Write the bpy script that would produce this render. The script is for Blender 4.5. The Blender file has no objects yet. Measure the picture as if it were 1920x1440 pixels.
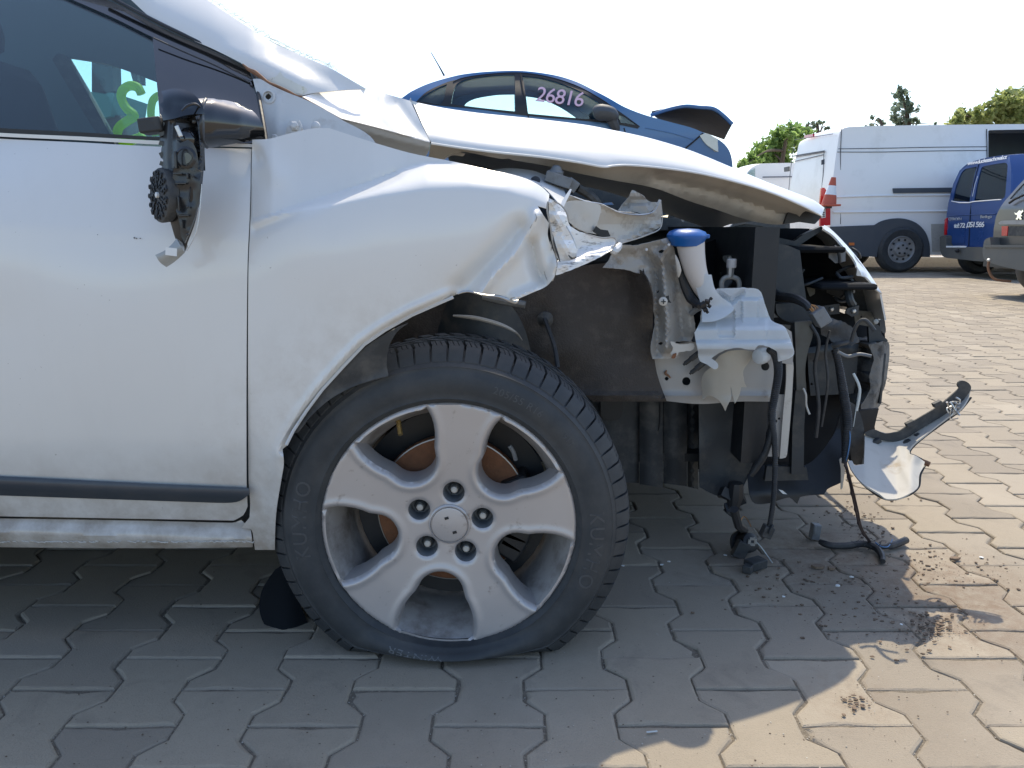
import bpy, bmesh, math, random
import numpy as np
from mathutils import Vector, Matrix
from mathutils.geometry import delaunay_2d_cdt

random.seed(7)
RNG = np.random.default_rng(7)
R = math.radians
scene = bpy.context.scene
COL = scene.collection

# ------------------------------------------------------------------ camera
CAM_H, PITCH, FPX, CAM_Y = 0.752, R(11.6), 1442.0, -1.2456
cam_d = bpy.data.cameras.new('camera')
cam_d.sensor_width = 36.0
cam_d.lens = 36.0 * FPX / 1920.0
cam_d.clip_start = 0.05
cam_d.clip_end = 3000.0
cam = bpy.data.objects.new('camera', cam_d)
COL.objects.link(cam)
cam.location = (0.0, CAM_Y, CAM_H)
cam.rotation_euler = (R(90) - PITCH, 0, 0)
scene.camera = cam
scene.render.resolution_x, scene.render.resolution_y = 1024, 768

# ------------------------------------------------------------------ sky and sun
SUN_EL, SUN_AZ = R(57.0), R(9.0)          # azimuth measured from +Y towards +X
world = bpy.data.worlds.new('World')
scene.world = world
world.use_nodes = True
wt = world.node_tree
wt.nodes.clear()
sky = wt.nodes.new('ShaderNodeTexSky')
sky.sky_type = 'NISHITA'
sky.sun_disc = False
sky.sun_elevation = SUN_EL
sky.sun_rotation = SUN_AZ
sky.altitude = 200
sky.air_density = 1.0
sky.dust_density = 1.5
sky.ozone_density = 1.0
bg = wt.nodes.new('ShaderNodeBackground')
bg.inputs['Strength'].default_value = 0.15
wo = wt.nodes.new('ShaderNodeOutputWorld')
wt.links.new(sky.outputs[0], bg.inputs['Color'])
wt.links.new(bg.outputs[0], wo.inputs['Surface'])

sun_d = bpy.data.lights.new('sun', 'SUN')
sun_d.energy = 2.6
sun_d.angle = R(0.53)
sun_d.color = (1.0, 0.89, 0.69)
sun = bpy.data.objects.new('sun', sun_d)
COL.objects.link(sun)
sdir = Vector((math.sin(SUN_AZ) * math.cos(SUN_EL), math.cos(SUN_AZ) * math.cos(SUN_EL), math.sin(SUN_EL)))
sun.rotation_euler = sdir.to_track_quat('Z', 'Y').to_euler()
sun.location = (0, 0, 8)

vs = scene.view_settings
vs.view_transform = 'Standard'
vs.look = 'None'
vs.exposure = 0.95
vs.gamma = 1.0
vs.use_curve_mapping = False
scene.render.engine = 'CYCLES'
scene.cycles.max_bounces = 8
scene.cycles.transparent_max_bounces = 16

# ------------------------------------------------------------------ geometry helpers
CP, SP = math.cos(PITCH), math.sin(PITCH)

YOFF = 0.0
def at(u, v, y):
    """world point on the plane Y = y that is measured at photo position (u, v)"""
    y = y + YOFF
    a, b = (u - 960.0) / FPX, (v - 720.0) / FPX
    f, up = CP - b * SP, -SP - b * CP
    t = (y - CAM_Y) / f
    return Vector((a * t, y, CAM_H + up * t))

def at_np(u, v, y):
    y = y + YOFF
    a, b = (u - 960.0) / FPX, (v - 720.0) / FPX
    f, up = CP - b * SP, -SP - b * CP
    t = (y - CAM_Y) / f
    return np.stack([a * t, y, CAM_H + up * t], axis=-1)

def gnd(u, v, z=0.0):
    a, b = (u - 960.0) / FPX, (v - 720.0) / FPX
    f, up = CP - b * SP, -SP - b * CP
    t = (z - CAM_H) / up
    return Vector((a * t, CAM_Y + f * t, z))

def pxm(u, v, y):
    """metres per photo pixel at that depth"""
    return (at(u + 1, v, y) - at(u, v, y)).length

class TPS:
    def __init__(self, pts, reg=1e-4):
        p = np.array(pts, float)
        self.x = p[:, :2] / 100.0
        y = p[:, 2]
        n = len(p)
        self.mode = 'tps' if n > 3 else 'lin'
        if self.mode == 'lin':
            A = np.c_[np.ones(n), self.x]
            self.c = np.linalg.lstsq(A, y, rcond=None)[0]
        else:
            K = self._k(self.x, self.x) + np.eye(n) * reg
            Pm = np.c_[np.ones(n), self.x]
            A = np.zeros((n + 3, n + 3))
            A[:n, :n] = K; A[:n, n:] = Pm; A[n:, :n] = Pm.T
            A += np.eye(n + 3) * 1e-9
            self.c = np.linalg.solve(A, np.r_[y, 0, 0, 0])
    @staticmethod
    def _k(a, b):
        d2 = ((a[:, None, :] - b[None, :, :]) ** 2).sum(-1)
        return 0.5 * d2 * np.log(d2 + 1e-12)
    def __call__(self, u, v):
        q = np.stack([np.asarray(u, float), np.asarray(v, float)], -1) / 100.0
        if self.mode == 'lin':
            return self.c[0] + q @ self.c[1:3]
        n = len(self.x)
        return self._k(q, self.x) @ self.c[:n] + self.c[n] + q @ self.c[n + 1:]

def hash2(i, j, s):
    h = np.sin(i * 127.1 + j * 311.7 + s * 74.7) * 43758.5453
    return h - np.floor(h)

def vnoise(u, v, sc, seed=0):
    x, y = np.asarray(u) / sc, np.asarray(v) / sc
    i, j = np.floor(x), np.floor(y)
    fx, fy = x - i, y - j
    fx, fy = fx * fx * (3 - 2 * fx), fy * fy * (3 - 2 * fy)
    a, b = hash2(i, j, seed), hash2(i + 1, j, seed)
    c, d = hash2(i, j + 1, seed), hash2(i + 1, j + 1, seed)
    return (a * (1 - fx) + b * fx) * (1 - fy) + (c * (1 - fx) + d * fx) * fy - 0.5

def dist_poly(u, v, pts, closed=False):
    """distance in pixels to a polyline"""
    u, v = np.asarray(u, float), np.asarray(v, float)
    best = np.full(u.shape, 1e9)
    n = len(pts)
    for k in range(n if closed else n - 1):
        (x0, y0), (x1, y1) = pts[k][:2], pts[(k + 1) % n][:2]
        dx, dy = x1 - x0, y1 - y0
        L = dx * dx + dy * dy + 1e-9
        t = np.clip(((u - x0) * dx + (v - y0) * dy) / L, 0, 1)
        best = np.minimum(best, np.hypot(u - x0 - t * dx, v - y0 - t * dy))
    return best

def ridge(u, v, pts, w, amp, sharp=False):
    d = dist_poly(u, v, pts)
    return amp * (np.clip(1 - d / w, 0, 1) if sharp else np.exp(-(d / w) ** 2))

def sst(x):
    x = np.clip(x, 0, 1)
    return x * x * (3 - 2 * x)

def interp(u, pts):
    p = np.array(pts, float)
    return np.interp(u, p[:, 0], p[:, 1])

def spline(pts, step, closed=True, rough=0.0):
    """Catmull-Rom through the points; a third value 1 marks a corner"""
    n = len(pts)
    P = [Vector((p[0], p[1])) for p in pts]
    corner = [len(p) > 2 and p[2] == 1 for p in pts]
    out = []
    segs = n if closed else n - 1
    for i in range(segs):
        a, b = P[i], P[(i + 1) % n]
        p0 = P[i - 1] if (closed or i > 0) else a
        p3 = P[(i + 2) % n] if (closed or i + 2 < n) else b
        ta = (b - a) if corner[i] else (b - p0) * 0.5
        tb = (b - a) if corner[(i + 1) % n] else (p3 - a) * 0.5
        L = (b - a).length
        if ta.length > L: ta = ta * (L / ta.length)
        if tb.length > L: tb = tb * (L / tb.length)
        k = max(1, int(math.ceil(L / step)))
        for j in range(k):
            t = j / k
            t2, t3 = t * t, t * t * t
            q = a * (2 * t3 - 3 * t2 + 1) + ta * (t3 - 2 * t2 + t) + b * (-2 * t3 + 3 * t2) + tb * (t3 - t2)
            if rough and j:
                q = q + Vector((random.uniform(-rough, rough), random.uniform(-rough, rough)))
            out.append(q)
    if not closed:
        out.append(P[-1])
    return out

def poly(pts):
    return [(p[0], p[1], 1) for p in pts]

def inside(u, v, B):
    u, v = np.asarray(u), np.asarray(v)
    c = np.zeros(u.shape, bool)
    n = len(B)
    for i in range(n):
        x0, y0 = B[i - 1]; x1, y1 = B[i]
        if y0 == y1: continue
        m = (y0 > v) != (y1 > v)
        c ^= m & (u < (x1 - x0) * (v - y0) / (y1 - y0) + x0)
    return c

def tri_region(B, holes, step):
    """constrained triangulation of a region: vertices (2D) and triangles"""
    xs = [p[0] for p in B]; ys = [p[1] for p in B]
    gx = np.arange(min(xs), max(xs), step)
    gy = np.arange(min(ys), max(ys), step * 0.866)
    U, V = np.meshgrid(gx, gy)
    U = U + (np.arange(len(gy)) % 2)[:, None] * step * 0.5
    U, V = U.ravel(), V.ravel()
    m = inside(U, V, B)
    for h in holes: m &= ~inside(U, V, h)
    U, V = U[m], V[m]
    bp = np.array([tuple(p) for L in [B] + holes for p in L])
    keep = np.ones(len(U), bool)
    for k in range(0, len(U), 2000):
        d = np.sqrt(((np.stack([U[k:k+2000], V[k:k+2000]], -1)[:, None] - bp[None]) ** 2).sum(-1)).min(1)
        keep[k:k+2000] = d > step * 0.45
    U, V = U[keep], V[keep]
    co = [Vector(p) for p in B]
    ed = [(i, (i + 1) % len(B)) for i in range(len(B))]
    for h in holes:
        o = len(co)
        co += [Vector(p) for p in h]
        ed += [(o + i, o + (i + 1) % len(h)) for i in range(len(h))]
    co += [Vector((a, b)) for a, b in zip(U, V)]
    r = delaunay_2d_cdt(co, ed, [], 1, 1e-5)
    P = np.array([(p.x, p.y) for p in r[0]])
    T = np.array([tuple(f) for f in r[2]])
    c = P[T].mean(1)
    ok = np.ones(len(T), bool)
    for h in holes: ok &= ~inside(c[:, 0], c[:, 1], h)
    return P, [tuple(int(i) for i in f) for f in T[ok]]

def solid(P, F, thick, toward):
    """give a sheet thickness: returns verts, faces; front faces look toward 'toward'"""
    F = [list(f) for f in F]
    P = np.asarray(P, float)
    N = np.zeros_like(P)
    out = []
    for f in F:
        a, b, c = P[f[0]], P[f[1]], P[f[2]]
        nn = np.cross(b - a, c - a)
        if len(f) == 4:
            nn = nn + np.cross(c - a, P[f[3]] - a)
        if toward is not None and np.dot(nn, toward - a) < 0:
            f = f[::-1]; nn = -nn
        out.append(f)
        for i in f: N[i] += nn
    L = np.linalg.norm(N, axis=1, keepdims=True); L[L == 0] = 1
    N /= L
    if not thick:
        return P, out
    n = len(P)
    Q = P - N * thick
    cnt = {}
    for f in out:
        for i in range(len(f)):
            a, b = f[i], f[(i + 1) % len(f)]
            k = (min(a, b), max(a, b))
            cnt[k] = None if k in cnt else (a, b)
    V = [P, Q]
    faces = out + [[i + n for i in f[::-1]] for f in out]
    ex = []; o = 2 * n
    for e in cnt.values():
        if e is None: continue
        a, b = e
        ex += [P[a], P[b], Q[b], Q[a]]
        faces.append([o + 3, o + 2, o + 1, o]); o += 4
    if ex: V.append(np.array(ex))
    return np.concatenate(V), faces

CAMP = np.array([0.0, CAM_Y, CAM_H])

def obj(name, V, F, mat, parent=None, smooth=True, angle=40, bevel=0):
    me = bpy.data.meshes.new(name)
    me.from_pydata([tuple(v) for v in V], [], [tuple(f) for f in F])
    me.validate()
    if smooth:
        me.polygons.foreach_set('use_smooth', [True] * len(me.polygons))
        me.set_sharp_from_angle(angle=R(angle))
    o = bpy.data.objects.new(name, me)
    if mat is not None: me.materials.append(mat)
    COL.objects.link(o)
    if parent is not None:
        o.parent = parent
        if parent.type == 'EMPTY':
            o.matrix_parent_inverse = Matrix.LocRotScale(parent.location, parent.rotation_euler, None).inverted()
    if bevel:
        b = o.modifiers.new('bevel', 'BEVEL'); b.width = bevel; b.segments = 2; b.limit_method = 'ANGLE'
    return o

def tag(o, label=None, cat=None, group=None, kind=None):
    if label: o['label'] = label
    if cat: o['category'] = cat
    if group: o['group'] = group
    if kind: o['kind'] = kind
    return o

def thing(name, label, cat, loc, group=None):
    o = bpy.data.objects.new(name, None)
    o.empty_display_size = 0.2
    COL.objects.link(o)
    o.location = loc
    return tag(o, label, cat, group)

def panel(name, outline, depth, mat, parent, step=10, thick=0.0012, holes=(), rough=0.0, angle=40, smooth=True):
    B = spline(outline, step, rough=rough)
    H = [spline(h, step * 0.7, rough=rough * .5) for h in holes]
    P2, T = tri_region(B, H, step)
    if isinstance(depth, (int, float)):
        y = np.full(len(P2), float(depth))
    elif callable(depth):
        y = depth(P2[:, 0], P2[:, 1])
    else:
        y = TPS(depth)(P2[:, 0], P2[:, 1])
    P = at_np(P2[:, 0], P2[:, 1], y)
    V, F = solid(P, T, thick, CAMP)
    return obj(name, V, F, mat, parent, smooth, angle)

def loft(name, rows, mat, parent, thick=0.0012, toward=None, angle=40):
    """rows: lists of equal length of points"""
    n = len(rows[0])
    P = np.array([tuple(p) for r in rows for p in r])
    F = [[i * n + j, i * n + j + 1, (i + 1) * n + j + 1, (i + 1) * n + j] for i in range(len(rows) - 1) for j in range(n - 1)]
    V, F = solid(P, F, thick, toward)
    return obj(name, V, F, mat, parent, True, angle)

class MB:
    def __init__(s): s.v = []; s.f = []
    def add(s, V, F):
        o = len(s.v)
        s.v += [tuple(p) for p in V]
        s.f += [tuple(i + o for i in f) for f in F]
        return s
    def box(s, c, d, rot=None, taper=1.0):
        V = []
        for z in (-1, 1):
            for y in (-1, 1):
                for x in (-1, 1):
                    k = taper if z > 0 else 1.0
                    p = Vector((x * d[0] / 2 * k, y * d[1] / 2 * k, z * d[2] / 2))
                    if rot is not None: p = rot @ p
                    V.append(p + Vector(c))
        return s.add(V, [(0, 2, 3, 1), (4, 5, 7, 6), (0, 1, 5, 4), (2, 6, 7, 3), (0, 4, 6, 2), (1, 3, 7, 5)])
    def tube(s, pts, r, n=8, cap=True, flat=1.0):
        pts = [Vector(p) for p in pts]
        m = len(pts)
        rr = r if isinstance(r, (list, tuple)) else [r] * m
        V = []; up = None
        for i, p in enumerate(pts):
            t = (pts[min(i + 1, m - 1)] - pts[max(i - 1, 0)]).normalized()
            if up is None:
                up = Vector((0, 0, 1)) if abs(t.z) < 0.9 else Vector((0, 1, 0))
            a = t.cross(up).normalized(); b = a.cross(t).normalized(); up = b
            for k in range(n):
                th = 2 * math.pi * k / n
                V.append(p + a * (math.cos(th) * rr[i]) + b * (math.sin(th) * rr[i] * flat))
        F = [(i * n + k, i * n + (k + 1) % n, (i + 1) * n + (k + 1) % n, (i + 1) * n + k) for i in range(m - 1) for k in range(n)]
        if cap:
            F += [tuple(range(n))[::-1], tuple((m - 1) * n + k for k in range(n))]
        return s.add(V, F)
    def lathe(s, prof, o, axis, n=32, cap=True, a0=0.0):
        """prof: (radius, height along axis)"""
        ax = Vector(axis).normalized()
        e = Vector((1, 0, 0)) if abs(ax.x) < 0.8 else Vector((0, 1, 0))
        b = ax.cross(e).normalized(); a = b.cross(ax).normalized()
        V = []
        for r, h in prof:
            for k in range(n):
                th = 2 * math.pi * k / n + a0
                V.append(Vector(o) + ax * h + (a * math.cos(th) + b * math.sin(th)) * r)
        m = len(prof)
        F = [(i * n + k, i * n + (k + 1) % n, (i + 1) * n + (k + 1) % n, (i + 1) * n + k) for i in range(m - 1) for k in range(n)]
        if cap:
            F += [tuple(range(n))[::-1], tuple((m - 1) * n + k for k in range(n))]
        return s.add(V, F)
    def build(s, name, mat, parent=None, smooth=True, angle=35, bevel=0):
        return obj(name, s.v, s.f, mat, parent, smooth, angle, bevel)

def smooth_path(pts, n=6):
    pts = [Vector(p) for p in pts]
    out = []
    for i in range(len(pts) - 1):
        p0, p1, p2, p3 = pts[max(i - 1, 0)], pts[i], pts[i + 1], pts[min(i + 2, len(pts) - 1)]
        for j in range(n):
            t = j / n
            out.append(0.5 * ((2 * p1) + (p2 - p0) * t + (2 * p0 - 5 * p1 + 4 * p2 - p3) * t * t + (3 * p1 - p0 - 3 * p2 + p3) * t ** 3))
    out.append(pts[-1])
    return out

def pxtube(name, pts, r, mat, parent, n=8, sub=6, corr=0.0):
    """tube through (u, v, y) photo points; r in metres; corr adds corrugation"""
    P = smooth_path([at(*p) for p in pts], sub)
    if isinstance(r, (list, tuple)):
        rr = list(np.interp(np.linspace(0, len(r) - 1, len(P)), range(len(r)), r))
    else: rr = [r] * len(P)
    if corr:
        L = sum((P[i + 1] - P[i]).length for i in range(len(P) - 1))
        k = int(L / 0.004) + 2
        acc = [0]
        for i in range(len(P) - 1): acc.append(acc[-1] + (P[i + 1] - P[i]).length)
        tt = np.linspace(0, acc[-1], k * 2)
        P2 = [Vector([np.interp(t, acc, [p[c] for p in P]) for c in range(3)]) for t in tt]
        rr = [np.interp(t, acc, rr) * (1 + (corr if i % 2 else -corr)) for i, t in enumerate(tt)]
        P = P2
    return MB().tube(P, list(rr), n).build(name, mat, parent)

def text_geo(body, size=1.0, shear=0.0, depth=0.0, spacing=1.0, bold=0.0, res=3):
    """letters as triangles in the XY plane: (verts Nx2, faces)"""
    cu = bpy.data.curves.new('lettering', 'FONT')
    cu.body = body; cu.size = size; cu.shear = shear; cu.space_character = spacing
    cu.offset = bold; cu.resolution_u = res; cu.fill_mode = 'FRONT'
    o = bpy.data.objects.new('lettering', cu)
    COL.objects.link(o)
    dg = bpy.context.evaluated_depsgraph_get()
    me = o.evaluated_get(dg).to_mesh()
    V = np.array([(v.co.x, v.co.y) for v in me.vertices]); F = [tuple(p.vertices) for p in me.polygons]
    o.evaluated_get(dg).to_mesh_clear()
    bpy.data.objects.remove(o); bpy.data.curves.remove(cu)
    return V, F

# ------------------------------------------------------------------ materials
def nd(nt, t, **kw):
    n = nt.nodes.new(t)
    for k, v in kw.items():
        if k in n.inputs: n.inputs[k].default_value = v
        else: setattr(n, k, v)
    return n

def mixc(nt, fac, a, b, mode='MIX'):
    m = nt.nodes.new('ShaderNodeMix'); m.data_type = 'RGBA'; m.blend_type = mode; m.clamp_factor = True
    for s, val in ((0, fac), (6, a), (7, b)):
        if hasattr(val, 'is_output'): nt.links.new(val, m.inputs[s])
        elif isinstance(val, (int, float)): m.inputs[s].default_value = val
        else: m.inputs[s].default_value = (*val[:3], 1)
    return m.outputs[2]

def ramp(nt, src, lo, hi):
    m = nt.nodes.new('ShaderNodeMapRange')
    m.inputs['From Min'].default_value = lo; m.inputs['From Max'].default_value = hi
    nt.links.new(src, m.inputs['Value'])
    return m.outputs[0]

def mth(nt, op, a, b=None):
    m = nt.nodes.new('ShaderNodeMath'); m.operation = op
    for i, x in enumerate((a, b)):
        if x is None: continue
        if hasattr(x, 'is_output'): nt.links.new(x, m.inputs[i])
        else: m.inputs[i].default_value = x
    return m.outputs[0]

def noise(nt, co, sc, det=4, rough=.6, dist=0.0):
    n = nd(nt, 'ShaderNodeTexNoise', Scale=sc, Detail=det, Roughness=rough, Distortion=dist)
    nt.links.new(co, n.inputs['Vector'])
    return n.outputs[0]

def material(name, col, rough=.5, metal=0.0, coat=0.0, var=.15, vscale=6, dirt=None, dscale=5, dlo=.5, dhi=.75, damt=.8,
             bump=0.0, bscale=80, spec=.5, rvar=.1, subs=0.0, extra=None, coat_rough=.04, aniso=None):
    m = bpy.data.materials.new(name); m.use_nodes = True
    nt = m.node_tree
    b = nt.nodes['Principled BSDF']
    geo = nt.nodes.new('ShaderNodeNewGeometry')
    co = geo.outputs['Position']
    c = tuple(col)
    n1 = noise(nt, co, vscale, 5)
    colr = mixc(nt, n1, tuple(x * (1 - var) for x in c), tuple(min(1, x * (1 + var)) for x in c))
    rsrc = n1
    if dirt is not None:
        n2 = noise(nt, co, dscale, 8, .65)
        f = mth(nt, 'MULTIPLY', ramp(nt, n2, dlo, dhi), damt)
        colr = mixc(nt, f, colr, dirt)
    if extra: colr = extra(nt, co, colr)
    nt.links.new(colr, b.inputs['Base Color'])
    rr = mth(nt, 'ADD', mth(nt, 'MULTIPLY', mth(nt, 'SUBTRACT', rsrc, .5), rvar * 2), rough)
    nt.links.new(rr, b.inputs['Roughness'])
    b.inputs['Metallic'].default_value = metal
    b.inputs['Coat Weight'].default_value = coat
    b.inputs['Coat Roughness'].default_value = coat_rough
    b.inputs['Specular IOR Level'].default_value = spec
    if subs:
        b.inputs['Subsurface Weight'].default_value = subs
        b.inputs['Subsurface Radius'].default_value = (.02, .02, .02)
    if bump:
        bn = nt.nodes.new('ShaderNodeBump')
        bn.inputs['Strength'].default_value = bump; bn.inputs['Distance'].default_value = .004
        nt.links.new(noise(nt, co, bscale, 6), bn.inputs['Height'])
        nt.links.new(bn.outputs[0], b.inputs['Normal'])
    return m

def glass(name, tint, ior=1.45, rough=.01, refl=1.0):
    m = bpy.data.materials.new(name); m.use_nodes = True
    nt = m.node_tree; nt.nodes.clear()
    geo = nt.nodes.new('ShaderNodeNewGeometry')
    dt = nt.nodes.new('ShaderNodeVectorMath'); dt.operation = 'DOT_PRODUCT'
    nt.links.new(geo.outputs['Normal'], dt.inputs[0]); nt.links.new(geo.outputs['Incoming'], dt.inputs[1])
    f0 = ((ior - 1) / (ior + 1)) ** 2
    sch = mth(nt, 'ADD', mth(nt, 'MULTIPLY', mth(nt, 'POWER', mth(nt, 'SUBTRACT', 1.0, mth(nt, 'ABSOLUTE', dt.outputs['Value'])), 5.0), 1 - f0), f0)
    tr = nt.nodes.new('ShaderNodeBsdfTransparent'); tr.inputs[0].default_value = (*tint, 1)
    gl = nt.nodes.new('ShaderNodeBsdfGlossy'); gl.inputs['Roughness'].default_value = rough
    gl.inputs[0].default_value = (refl, refl, refl, 1)
    mx = nt.nodes.new('ShaderNodeMixShader')
    o = nt.nodes.new('ShaderNodeOutputMaterial')
    nt.links.new(sch, mx.inputs[0]); nt.links.new(tr.outputs[0], mx.inputs[1]); nt.links.new(gl.outputs[0], mx.inputs[2])
    nt.links.new(mx.outputs[0], o.inputs[0])
    return m

def translucent(name, col, amount=.4, rough=.35):
    m = bpy.data.materials.new(name); m.use_nodes = True
    nt = m.node_tree
    b = nt.nodes['Principled BSDF']
    geo = nt.nodes.new('ShaderNodeNewGeometry')
    n1 = noise(nt, geo.outputs['Position'], 22, 5)
    cc = mixc(nt, n1, tuple(x * .82 for x in col), col)
    nt.links.new(cc, b.inputs['Base Color']); b.inputs['Roughness'].default_value = rough
    t = nt.nodes.new('ShaderNodeBsdfTranslucent'); nt.links.new(cc, t.inputs[0])
    mx = nt.nodes.new('ShaderNodeMixShader'); mx.inputs[0].default_value = amount
    o = nt.nodes['Material Output']
    nt.links.new(b.outputs[0], mx.inputs[1]); nt.links.new(t.outputs[0], mx.inputs[2]); nt.links.new(mx.outputs[0], o.inputs[0])
    return m

def paint_dirt(nt, co, c):
    # road grime splashed on the lowest hand's breadth and fine specks everywhere
    sep = nt.nodes.new('ShaderNodeSeparateXYZ'); nt.links.new(co, sep.inputs[0])
    low = ramp(nt, sep.outputs[2], .42, .2)
    n = noise(nt, co, 14, 8, .7)
    f = mth(nt, 'MULTIPLY', low, ramp(nt, n, .22, .68))
    c = mixc(nt, mth(nt, 'MULTIPLY', f, .95), c, (.24, .185, .13))
    # brown splash round the wheel arch
    vm = nt.nodes.new('ShaderNodeVectorMath'); vm.operation = 'DISTANCE'; vm.inputs[1].default_value = (-.1085, -.03, .245)
    nt.links.new(co, vm.inputs[0])
    arch = mth(nt, 'MULTIPLY', ramp(nt, vm.outputs['Value'], .47, .36), ramp(nt, noise(nt, co, 22, 7, .7), .42, .75))
    c = mixc(nt, mth(nt, 'MULTIPLY', arch, .28), c, (.33, .26, .19))
    # faint rain streaks of dust
    mp = nt.nodes.new('ShaderNodeMapping'); mp.inputs['Scale'].default_value = (22, 22, 2.2); nt.links.new(co, mp.inputs[0])
    c = mixc(nt, mth(nt, 'MULTIPLY', ramp(nt, noise(nt, mp.outputs[0], 1.0, 5, .6), .5, .8), .06), c, (.42, .38, .32))
    n2 = noise(nt, co, 160, 2, .5)
    n3 = noise(nt, co, 9, 3, .5)
    sp = mth(nt, 'MULTIPLY', ramp(nt, n2, .735, .77), ramp(nt, n3, .5, .62))
    return mixc(nt, mth(nt, 'MULTIPLY', sp, .5), c, (.16, .13, .10))

M = {}
M['white'] = material('white_car_paint', (.70, .688, .66), .34, 0, .6, .03, 2.2, extra=paint_dirt, rvar=.04, coat_rough=.05)
def scrape(nt, co, c):
    mp = nt.nodes.new('ShaderNodeMapping'); mp.inputs['Scale'].default_value = (30, 30, 110); mp.inputs['Rotation'].default_value = (0, .5, 0)
    nt.links.new(co, mp.inputs[0])
    n = noise(nt, mp.outputs[0], 1.2, 6, .7)
    return mixc(nt, mth(nt, 'MULTIPLY', ramp(nt, n, .56, .66), .75), c, (.09, .08, .075))
M['white_scraped'] = material('scraped_white_paint', (.74, .735, .72), .35, 0, .3, .04, 5, extra=scrape)
def torn(nt, co, c):
    n = noise(nt, co, 38, 8, .75, .5)
    c = mixc(nt, ramp(nt, n, .58, .64), c, (.52, .50, .36))
    n2 = noise(nt, co, 70, 6, .7)
    return mixc(nt, ramp(nt, n2, .63, .68), c, (.10, .075, .05))
M['filler'] = material('chipped_filler', (.66, .65, .58), .6, 0, 0, .08, 20, extra=torn)
M['inner_white'] = material('dull_white_underpaint', (.56, .57, .58), .45, 0, .1, .07, 12, dirt=(.22, .18, .14), dscale=22, dlo=.55, dhi=.8, damt=.55)
M['primer'] = material('grey_primer_metal', (.34, .325, .30), .5, .1, 0, .12, 14, dirt=(.10, .07, .045), dscale=26, dlo=.54, dhi=.72, damt=.7, bump=.1, bscale=60)
M['primer_light'] = material('pale_primer_metal', (.50, .475, .43), .5, .05, 0, .1, 12, dirt=(.14, .10, .07), dscale=30, dlo=.56, dhi=.75, damt=.6)
M['liner_tan'] = material('tan_hood_underside', (.50, .465, .41), .55, 0, 0, .12, 9, dirt=(.12, .10, .08), dscale=12, dlo=.5, dhi=.8, damt=.5)
M['rail'] = material('grey_frame_rail', (.36, .35, .335), .5, .1, .05, .08, 10, dirt=(.13, .085, .05), dscale=24, dlo=.6, dhi=.78, damt=.7)
M['rust'] = material('rust', (.20, .085, .04), .85, 0, 0, .4, 60, bump=.5, bscale=220)
M['rust_edge'] = material('rusty_torn_edge', (.22, .11, .06), .8, 0, 0, .4, 90, bump=.4, bscale=200)
M['underseal'] = material('brown_underseal', (.060, .050, .043), .75, 0, 0, .35, 20, dirt=(.11, .095, .08), dscale=40, dlo=.5, dhi=.7, damt=.6, bump=.7, bscale=260)
M['black'] = material('black_plastic', (.012, .014, .017), .5, 0, 0, .3, 14, dirt=(.045, .045, .045), dscale=18, dlo=.5, dhi=.8, damt=.4, bump=.08, bscale=120)
M['black_soft'] = material('dusty_black_plastic', (.034, .037, .040), .65, 0, 0, .3, 10, dirt=(.14, .13, .115), dscale=20, dlo=.46, dhi=.72, damt=.6, bump=.2, bscale=150)
M['black_gloss'] = material('gloss_black_plastic', (.010, .011, .013), .12, 0, .5, .2, 6, rvar=.03, spec=.6)
M['mirror_plastic'] = material('satin_black_plastic', (.020, .021, .023), .3, 0, .15, .2, 20)
M['dark_metal'] = material('dark_painted_metal', (.032, .040, .048), .5, .2, 0, .25, 12, dirt=(.12, .11, .095), dscale=22, dlo=.5, dhi=.75, damt=.6)
M['grey_olive'] = material('olive_grey_metal', (.085, .09, .085), .5, .2, 0, .2, 12, dirt=(.06, .05, .04), dscale=20, dlo=.5, dhi=.75)
M['foam'] = material('scuffed_grey_absorber', (.17, .165, .155), .8, 0, 0, .3, 25, dirt=(.028, .028, .03), dscale=18, dlo=.48, dhi=.6, damt=.8, bump=.5, bscale=90)
M['cable'] = material('black_cable_sleeve', (.022, .023, .025), .55, 0, 0, .3, 30, dirt=(.10, .09, .08), dscale=40, dlo=.5, dhi=.75, damt=.5)
M['brown_wire'] = material('taped_brown_wire', (.035, .025, .028), .6, 0, 0, .3, 60)
M['copper'] = material('copper_wire', (.55, .27, .10), .35, .6, 0, .1, 40)
M['white_wire'] = material('pale_wire', (.5, .52, .5), .5, 0, 0, .1, 40)
M['blue_wire'] = material('blue_wire', (.08, .2, .4), .5, 0, 0, .1, 40)
M['grey_plastic'] = material('grey_plastic', (.16, .17, .18), .45, 0, 0, .15, 20, dirt=(.08, .07, .06), dscale=30)
M['steel'] = material('bare_steel', (.55, .55, .54), .35, .8, 0, .15, 40)
M['blue_cap'] = material('blue_cap_plastic', (.01, .11, .38), .4, 0, .1, .1, 20)
M['neck'] = material('grey_white_plastic', (.56, .53, .51), .5, 0, 0, .05, 10, subs=.0)
M['tank'] = translucent('milky_plastic', (.84, .88, .91), .5, .25)
M['tank_beige'] = translucent('stained_milky_plastic', (.66, .61, .52), .45, .3)
def rim_dirt(nt, co, c):
    n = noise(nt, co, 35, 8, .7)
    c = mixc(nt, mth(nt, 'MULTIPLY', ramp(nt, n, .60, .70), .55), c, (.17, .13, .10))
    n2 = noise(nt, co, 120, 3, .6)
    return mixc(nt, mth(nt, 'MULTIPLY', ramp(nt, n2, .70, .74), .5), c, (.10, .07, .05))
M['rim'] = material('silver_wheel_paint', (.46, .435, .425), .42, .45, .15, .05, 8, extra=rim_dirt)
M['rim_dirty'] = material('dirty_silver_barrel', (.40, .385, .37), .5, .4, 0, .1, 10, dirt=(.11, .085, .065), dscale=16, dlo=.45, dhi=.7, damt=.8)
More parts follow.
